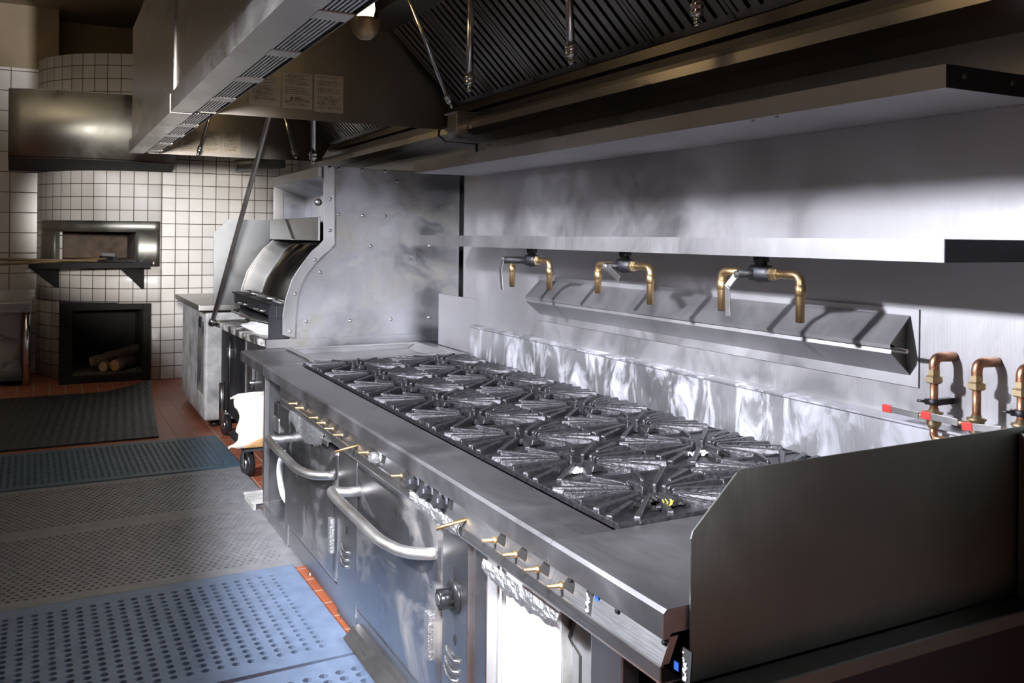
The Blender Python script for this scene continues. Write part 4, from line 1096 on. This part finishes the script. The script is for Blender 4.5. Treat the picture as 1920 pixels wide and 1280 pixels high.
# vertical gap trim
# front: header, window, band
MB().box(0.51, 0.56, BY0+0.01, BY1, 2.045, 2.11).build('header', M_TRIM, br)
MB().prism([(0.53, 2.045), (0.80, 1.96), (0.80, 1.75), (0.86, 1.75), (0.86, 2.05)], 'y', BY0+0.012, BY1-0.002).build('window_back', M_DOOR, br)
MB().box(0.515, 0.53, BY0+0.012, BY1-0.002, 1.615, 1.775).build('front_band', M_TRIM, br, bevel=0.003)
MB().box(0.53, 0.80, BY0+0.012, BY1-0.002, 1.74, 1.75).build('window_sill', M_OVEN, br)
MB().bar((0.51, 6.85, 1.77), (0.51, 6.62, 1.62), 0.004, 0.012, (1, 0, 0)).build('seam_strip', M_TRIM, br)
q = onY(600, 379, 5.96)
MB().lathe([(0.001, -0.027), (0.018, -0.02), (0.026, 0), (0.018, 0.02), (0.001, 0.027)], (q.x-0.01, 5.97, q.z), (1, 0, 0), 16).build('ball_knob', M_TRIM, br)
MB().box(0.56, 1.5, BY0+0.012, BY1-0.002, 2.08, 2.10).build('top_panel', M_OVEN, br)
# curved lid
lid = [p for p in outerp if 1.19 < p[1] < 1.62]
lp = [(p[0]+0.012, p[1]) for p in lid]
m = MB(); npt = 20
zs = np.linspace(1.20, 1.605, npt)
ox = np.interp(zs, [p[1] for p in outerp], [p[0] for p in outerp])
L0 = [(float(x)+0.012, float(z)) for x, z in zip(ox, zs)]
M_LID = steel('polished_lid', (0.36, 0.36, 0.35), 0.12, (3, 3, 3), 0.06, 0.0)
mm = MB()
for (x, z) in L0: mm.v.append((x, BY0+0.012, z)); mm.v.append((x, BY1-0.002, z))
for i in range(npt-1): mm.f.append((2*i, 2*i+1, 2*i+3, 2*i+2)); mm.smooth.append(True)
lo = solid(mm.build('curved_lid', M_LID, br, label='polished curved lid'), 0.004)
MB().tube([(L0[0][0]-0.01, BY0+0.05, 1.195), (L0[0][0]-0.01, BY1, 1.195)], 0.014, 10).build('lid_edge', M_TRIM, br)
for yy in (6.35, 6.9):
    MB().tube(bezarc([(L0[0][0]-0.005, yy+0.16, 1.21), (L0[0][0]-0.06, yy+0.14, 1.215), (L0[0][0]-0.06, yy-0.12, 1.215), (L0[0][0]-0.005, yy-0.14, 1.21)], 0.03), 0.012, 10).build('lid_handle', M_TRIM, br)
# black grill bars and racks
MB().box(0.24, 0.30, BY0+0.01, BY1, 1.10, 1.185).build('drawer_front', M_DARKSTEEL, br, bevel=0.004)
MB().box(0.22, 0.30, BY0+0.01, BY1, 1.183, 1.192).build('drawer_rail', M_BLACK, br)
for yy in (6.35, 6.95): MB().tube(bezarc([(0.24, yy+0.11, 1.13), (0.20, yy+0.10, 1.13), (0.20, yy-0.10, 1.13), (0.24, yy-0.11, 1.13)], 0.02), 0.008, 8).build('drawer_handle', M_CHROME, br)
MB().box(0.27, 0.9, 6.2, BY1, 1.045, 1.06).build('rack', M_DARKSTEEL, br)
MB().tube(bezarc([(0.26, BY1, 1.045), (0.20, BY1-0.1, 1.045), (0.22, 6.7, 1.04), (0.30, 6.3, 1.04)], 0.2), 0.009, 8).build('rack_rim', M_TRIM, br)
MB().box(0.85, 0.87, BY0+0.02, BY1, 0.95, 1.74).build('inner_back', M_BLACK, br)
MB().prism([(0.192, 0.97), (0.192, 1.165), (0.20, 1.185), (0.22, 1.195), (0.33, 1.195), (0.33, 0.97)], 'y', BY0+0.012, BY0+0.02).build('side_shield', M_DARKSTEEL, br)
# tray with concave front edge
fe = [(500, 638), (478, 633), (455, 624), (432, 614), (412, 605), (399, 600)]
F = [onZ(x, y, 0.957) for x, y in fe]
m = MB(); bk = 0.85
vs = [(F[0].x, BY0, 0.957)]+[(p.x, max(p.y, BY0+0.02), 0.957) for p in F[1:]]
Yend = vs[-1][1]
vs = vs+[(bk, Yend, 0.957), (bk, BY0, 0.957)]
n = len(vs)
m.add(vs+[(v[0], v[1], 0.915) for v in vs], [tuple(range(n)), tuple(range(2*n-1, n-1, -1))]+[(i, (i+1) % n, n+(i+1) % n, n+i) for i in range(n)])
M_TRAY = steel('floured_tray_steel', (0.30, 0.27, 0.24), 0.45, (3, 3, 3), 0.1, 0.05, stain=(0.8, 0.78, 0.74), stain_rng=(0.45, 0.62), stain_scale=(3, 3, 3))
m.build('work_tray', M_TRAY, br, label='floured steel tray with brown front edge')
MB().box(0.175, 1.545, BY0-0.012, BY0-0.001, 0.908, 0.965).build('tray_end', M_OVEN, br)
# cabinet below
MB().box(0.17, 1.5, BY0+0.02, 6.55, 0.22, 0.905).build('cabinet', M_FRONT, br)
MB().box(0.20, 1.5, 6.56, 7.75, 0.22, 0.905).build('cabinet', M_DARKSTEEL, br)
MB().box(0.165, 0.20, 6.55, 6.575, 0.16, 0.91).build('cabinet_trim', M_TRIM, br)
q = onX(472, 700, 0.15)
MB().box(0.145, 0.168, q.y-0.035, q.y+0.035, q.z-0.045, q.z+0.05).build('switch_bracket', M_TRIM, br, bevel=0.008)
MB().lathe([(0.024, 0), (0.026, 0.02), (0.018, 0.03), (0.016, 0.055)], (0.15, q.y, q.z-0.05), (0, 0, -1), 12).build('switch_plug', M_CHROME, br)
q = onX(430, 660, 0.18)
MB().box(0.165, 0.20, q.y-0.05, q.y+0.05, q.z-0.04, q.z+0.03).build('latch', M_TRIM, br, bevel=0.006)
MB().tube([(0.175, q.y-0.05, q.z+0.13), (0.175, q.y-0.05, q.z-0.25)], 0.011, 8).build('latch_rod', M_CHROME, br)
def caster(x, y, r, par):
    m = MB().lathe([(r*0.55, -0.02), (r*0.98, -0.022), (r, -0.012), (r, 0.012), (r*0.98, 0.022), (r*0.55, 0.02)], (x, y, r+0.001), (1, 0.15, 0), 22)
    c = m.build('caster_wheel', M_PLAST, par)
    MB().lathe([(r*0.4, -0.028), (r*0.4, 0.028)], (x, y, r+0.001), (1, 0.15, 0), 14).build('wheel_hub', M_TRIM, c)
    MB().box(x-0.035, x-0.030, y-0.03, y+0.05, r*0.8, r*2+0.03).box(x+0.030, x+0.035, y-0.03, y+0.05, r*0.8, r*2+0.03).box(x-0.045, x+0.045, y-0.04, y+0.055, r*2+0.02, r*2+0.03).build('caster_fork', M_TRIM, c)
    MB().tube([(x, y, r*2+0.02), (x, y, r*2+0.05)], 0.02, 10).build('caster_stem', M_CHROME, c)
caster(0.13, 6.26, 0.088, br); caster(0.22, 7.62, 0.085, br); caster(1.3, 6.2, 0.072, br)
MB().tube([(0.14, 7.35, 0.16), (0.14, 7.35, 0.48)], 0.022, 12).build('leg_tube', M_CHROME, br)
# flour heap
fl = MB(); rnd = random.Random(11); c = onZ(487, 622, 0.957); nr, na = 12, 28
fl.v.append((c.x+0.05, c.y+0.10, 0.957+0.085))
for i in range(1, nr+1):
    for k in range(na):
        a = 2*PI*k/na; r_ = i/nr
        h = 0.085*(1-r_)**1.1 + 0.010*(rnd.random()-0.3)*(1 if i < nr else 0)
        wv = 1+0.18*math.sin(3*a+1)+0.1*math.sin(7*a)
        fl.v.append((c.x+0.06+0.135*r_*math.cos(a)*wv, c.y+0.16+0.40*r_*math.sin(a)*wv, max(0.9575, 0.957+h)))
for k in range(na): fl.f.append((0, 1+k, 1+(k+1) % na)); fl.smooth.append(True)
for i in range(nr-1):
    for k in range(na):
        a0 = 1+i*na+k; a1 = 1+i*na+(k+1) % na; fl.f.append((a0, a0+na, a1+na, a1)); fl.smooth.append(True)
for v in range(len(fl.v)):
    x, y, z = fl.v[v]; fl.v[v] = (max(x, F[0].x+0.03), max(y, BY0+0.03), z)
o = fl.build('flour_heap', M_FLOUR); o['kind'] = 'stuff'; tag(o, 'heap of white flour on the broiler tray', 'flour')
# long lever rod
a = onX(398, 604, 0.06); b = onY(503, 226, 6.2)
rd = thing('lever_rod', 'long chrome rod rising from the tray corner up into the far hood', 'rod', a)
MB().tube([a, b, b+(b-a).normalized()*0.35], 0.018, 12).build('rod', M_SATIN, rd)
MB().lathe([(0.02, -0.03), (0.028, -0.02), (0.028, 0.02), (0.02, 0.03)], a, (b-a), 12).build('joint', M_CHROME, rd)
MB().tube([a, a+Vector((0.16, -0.05, -0.02))], 0.016, 10).build('pivot_arm', M_CHROME, rd)

# sack of flour in front of the broiler cabinet
SYK = 5.91
A0 = onY(437, 745, SYK); z1 = A0.z; z0 = onY(465, 835, SYK).z
sx0, sx1 = A0.x, A0.x+0.26
sk = MB(); nu, nv = 28, 16
for j in range(nv+1):
    v = j/nv; z = lerp(z0, z1, v)
    xl = sx0+0.035*math.sin(PI*v*0.9)**2*(1 if v < 0.8 else 0.6)+(0.02 if v < .3 else 0)+0.006*math.sin(13*v); xr = sx1-0.008*math.sin(9*v)
    if v < 0.10: xl -= 0.05*(1-v/0.10)
    cx_ = (xl+xr)/2; rx = (xr-xl)/2; ry = 0.020+0.026*math.sin(PI*min(1, v*0.9+0.08))
    for i in range(nu):
        a = 2*PI*i/nu; c_, s_ = math.cos(a), math.sin(a)
        sk.v.append((cx_+rx*math.copysign(abs(c_)**0.6, c_), SYK-0.01+(ry+0.004*math.sin(6*a+8*v))*math.copysign(abs(s_)**0.7, s_), z+(0.006*math.sin(7*a) if j in (0, nv) else 0)))
for j in range(nv):
    for i in range(nu):
        i2 = (i+1) % nu; q0 = j*nu; sk.f.append((q0+i, q0+i2, q0+nu+i2, q0+nu+i)); sk.smooth.append(True)
sk.f.append(tuple(range(nu))); sk.smooth.append(False); sk.f.append(tuple(range(nv*nu, nv*nu+nu))); sk.smooth.append(True)
st = thing('flour_sack', 'cream cloth sack with brown lower edge leaning on the broiler base by the caster', 'sack', ((sx0+sx1)/2, SYK, z0))
sk.build('sack_body', M_SACK, st)
MB().prism([(sx0+0.05, z0-0.006), (sx1, z0-0.012), (sx1, z0+0.075), (sx1-0.05, z0+0.065), (sx0+0.12, z0+0.03)], 'y', SYK-0.052, SYK+0.02).build('brown_base', M_KRAFT, st, bevel=0.012, label='brown paper lower edge')
MB().tube([(sx0-0.02, SYK-0.01, z1-0.004), (sx0+0.03, SYK-0.01, z1+0.010), (sx0+0.12, SYK-0.01, z1+0.012), (sx1, SYK-0.01, z1+0.015)], [0.005, 0.014, 0.017, 0.014], 8).build('rolled_top', M_SACK, st)
MB().box(0.03, 0.22, SYK-0.05, 6.45, z0-0.030, z0-0.014).build('base_shelf', M_DARKSTEEL, br)
# white slatted rack on the floor beside the range
rk = MB()
for k in range(5):
    rk.box(-0.01+0.0, 0.24, 5.42+0.055*k, 5.445+0.055*k, 0.05, 0.062)
rk.box(0.0, 0.015, 5.41, 5.68, 0.0, 0.05).box(0.22, 0.235, 5.41, 5.68, 0.0, 0.05)
tag(rk.build('slatted_rack', M_ENAMEL), 'small white slatted rack on the floor between mat and range end', 'rack')

# white enamel unit beyond the broiler
wu = thing('white_unit', 'grimy white enamel cabinet with stainless top beyond the broiler', 'cabinet', (0.6, 8.7, 0))
MB().box(0.10, 1.2, 7.95, 9.4, 0.06, 0.98).build('cabinet_body', M_ENAMEL, wu, bevel=0.02)
MB().box(0.04, 1.25, 7.93, 9.5, 1.0, 1.05).build('top', M_TRIM, wu, bevel=0.005)
MB().box(0.094, 0.102, 8.0, 8.35, 0.28, 0.90).build('control_strip', M_OVEN, wu)
MB().box(0.088, 0.10, 8.12, 8.24, 0.84, 0.93).build('switch_plate', M_DARKSTEEL, wu)
for (x, y) in ((0.2, 8.05), (0.2, 9.2), (1.1, 8.05)): MB().lathe([(0.04, 0), (0.04, 0.03), (0.025, 0.035), (0.025, 0.07)], (x, y, 0), (0, 0, 1), 12).build('foot', M_PLAST, wu)
a = onY(402, 600, 7.9); b = onY(430, 411, 7.9); c = onY(402, 436, 7.9)
o = MB().prism([(a.x, 1.052), (c.x, c.z), (b.x, b.z), (1.45, b.z), (1.45, 1.052)], 'y', 7.94, 7.95).build('side_guard', M_GUARD)
tag(o, 'grey steel side guard with clipped corner standing behind the broiler', 'panel')
# steel duct fitting on the tiled wall
q = onY(468, 320, 10.6)
o = MB().tube([(q.x-0.16, 10.62, q.z+0.05), (q.x+0.4, 10.62, q.z+0.12)], 0.07, 16).tube([(q.x-0.05, 10.62, q.z+0.06), (q.x-0.05, 10.848, q.z+0.06)], 0.03, 10).build('wall_duct', M_PANEL)
tag(o, 'short grey metal duct on the tiled wall above the broiler', 'duct')
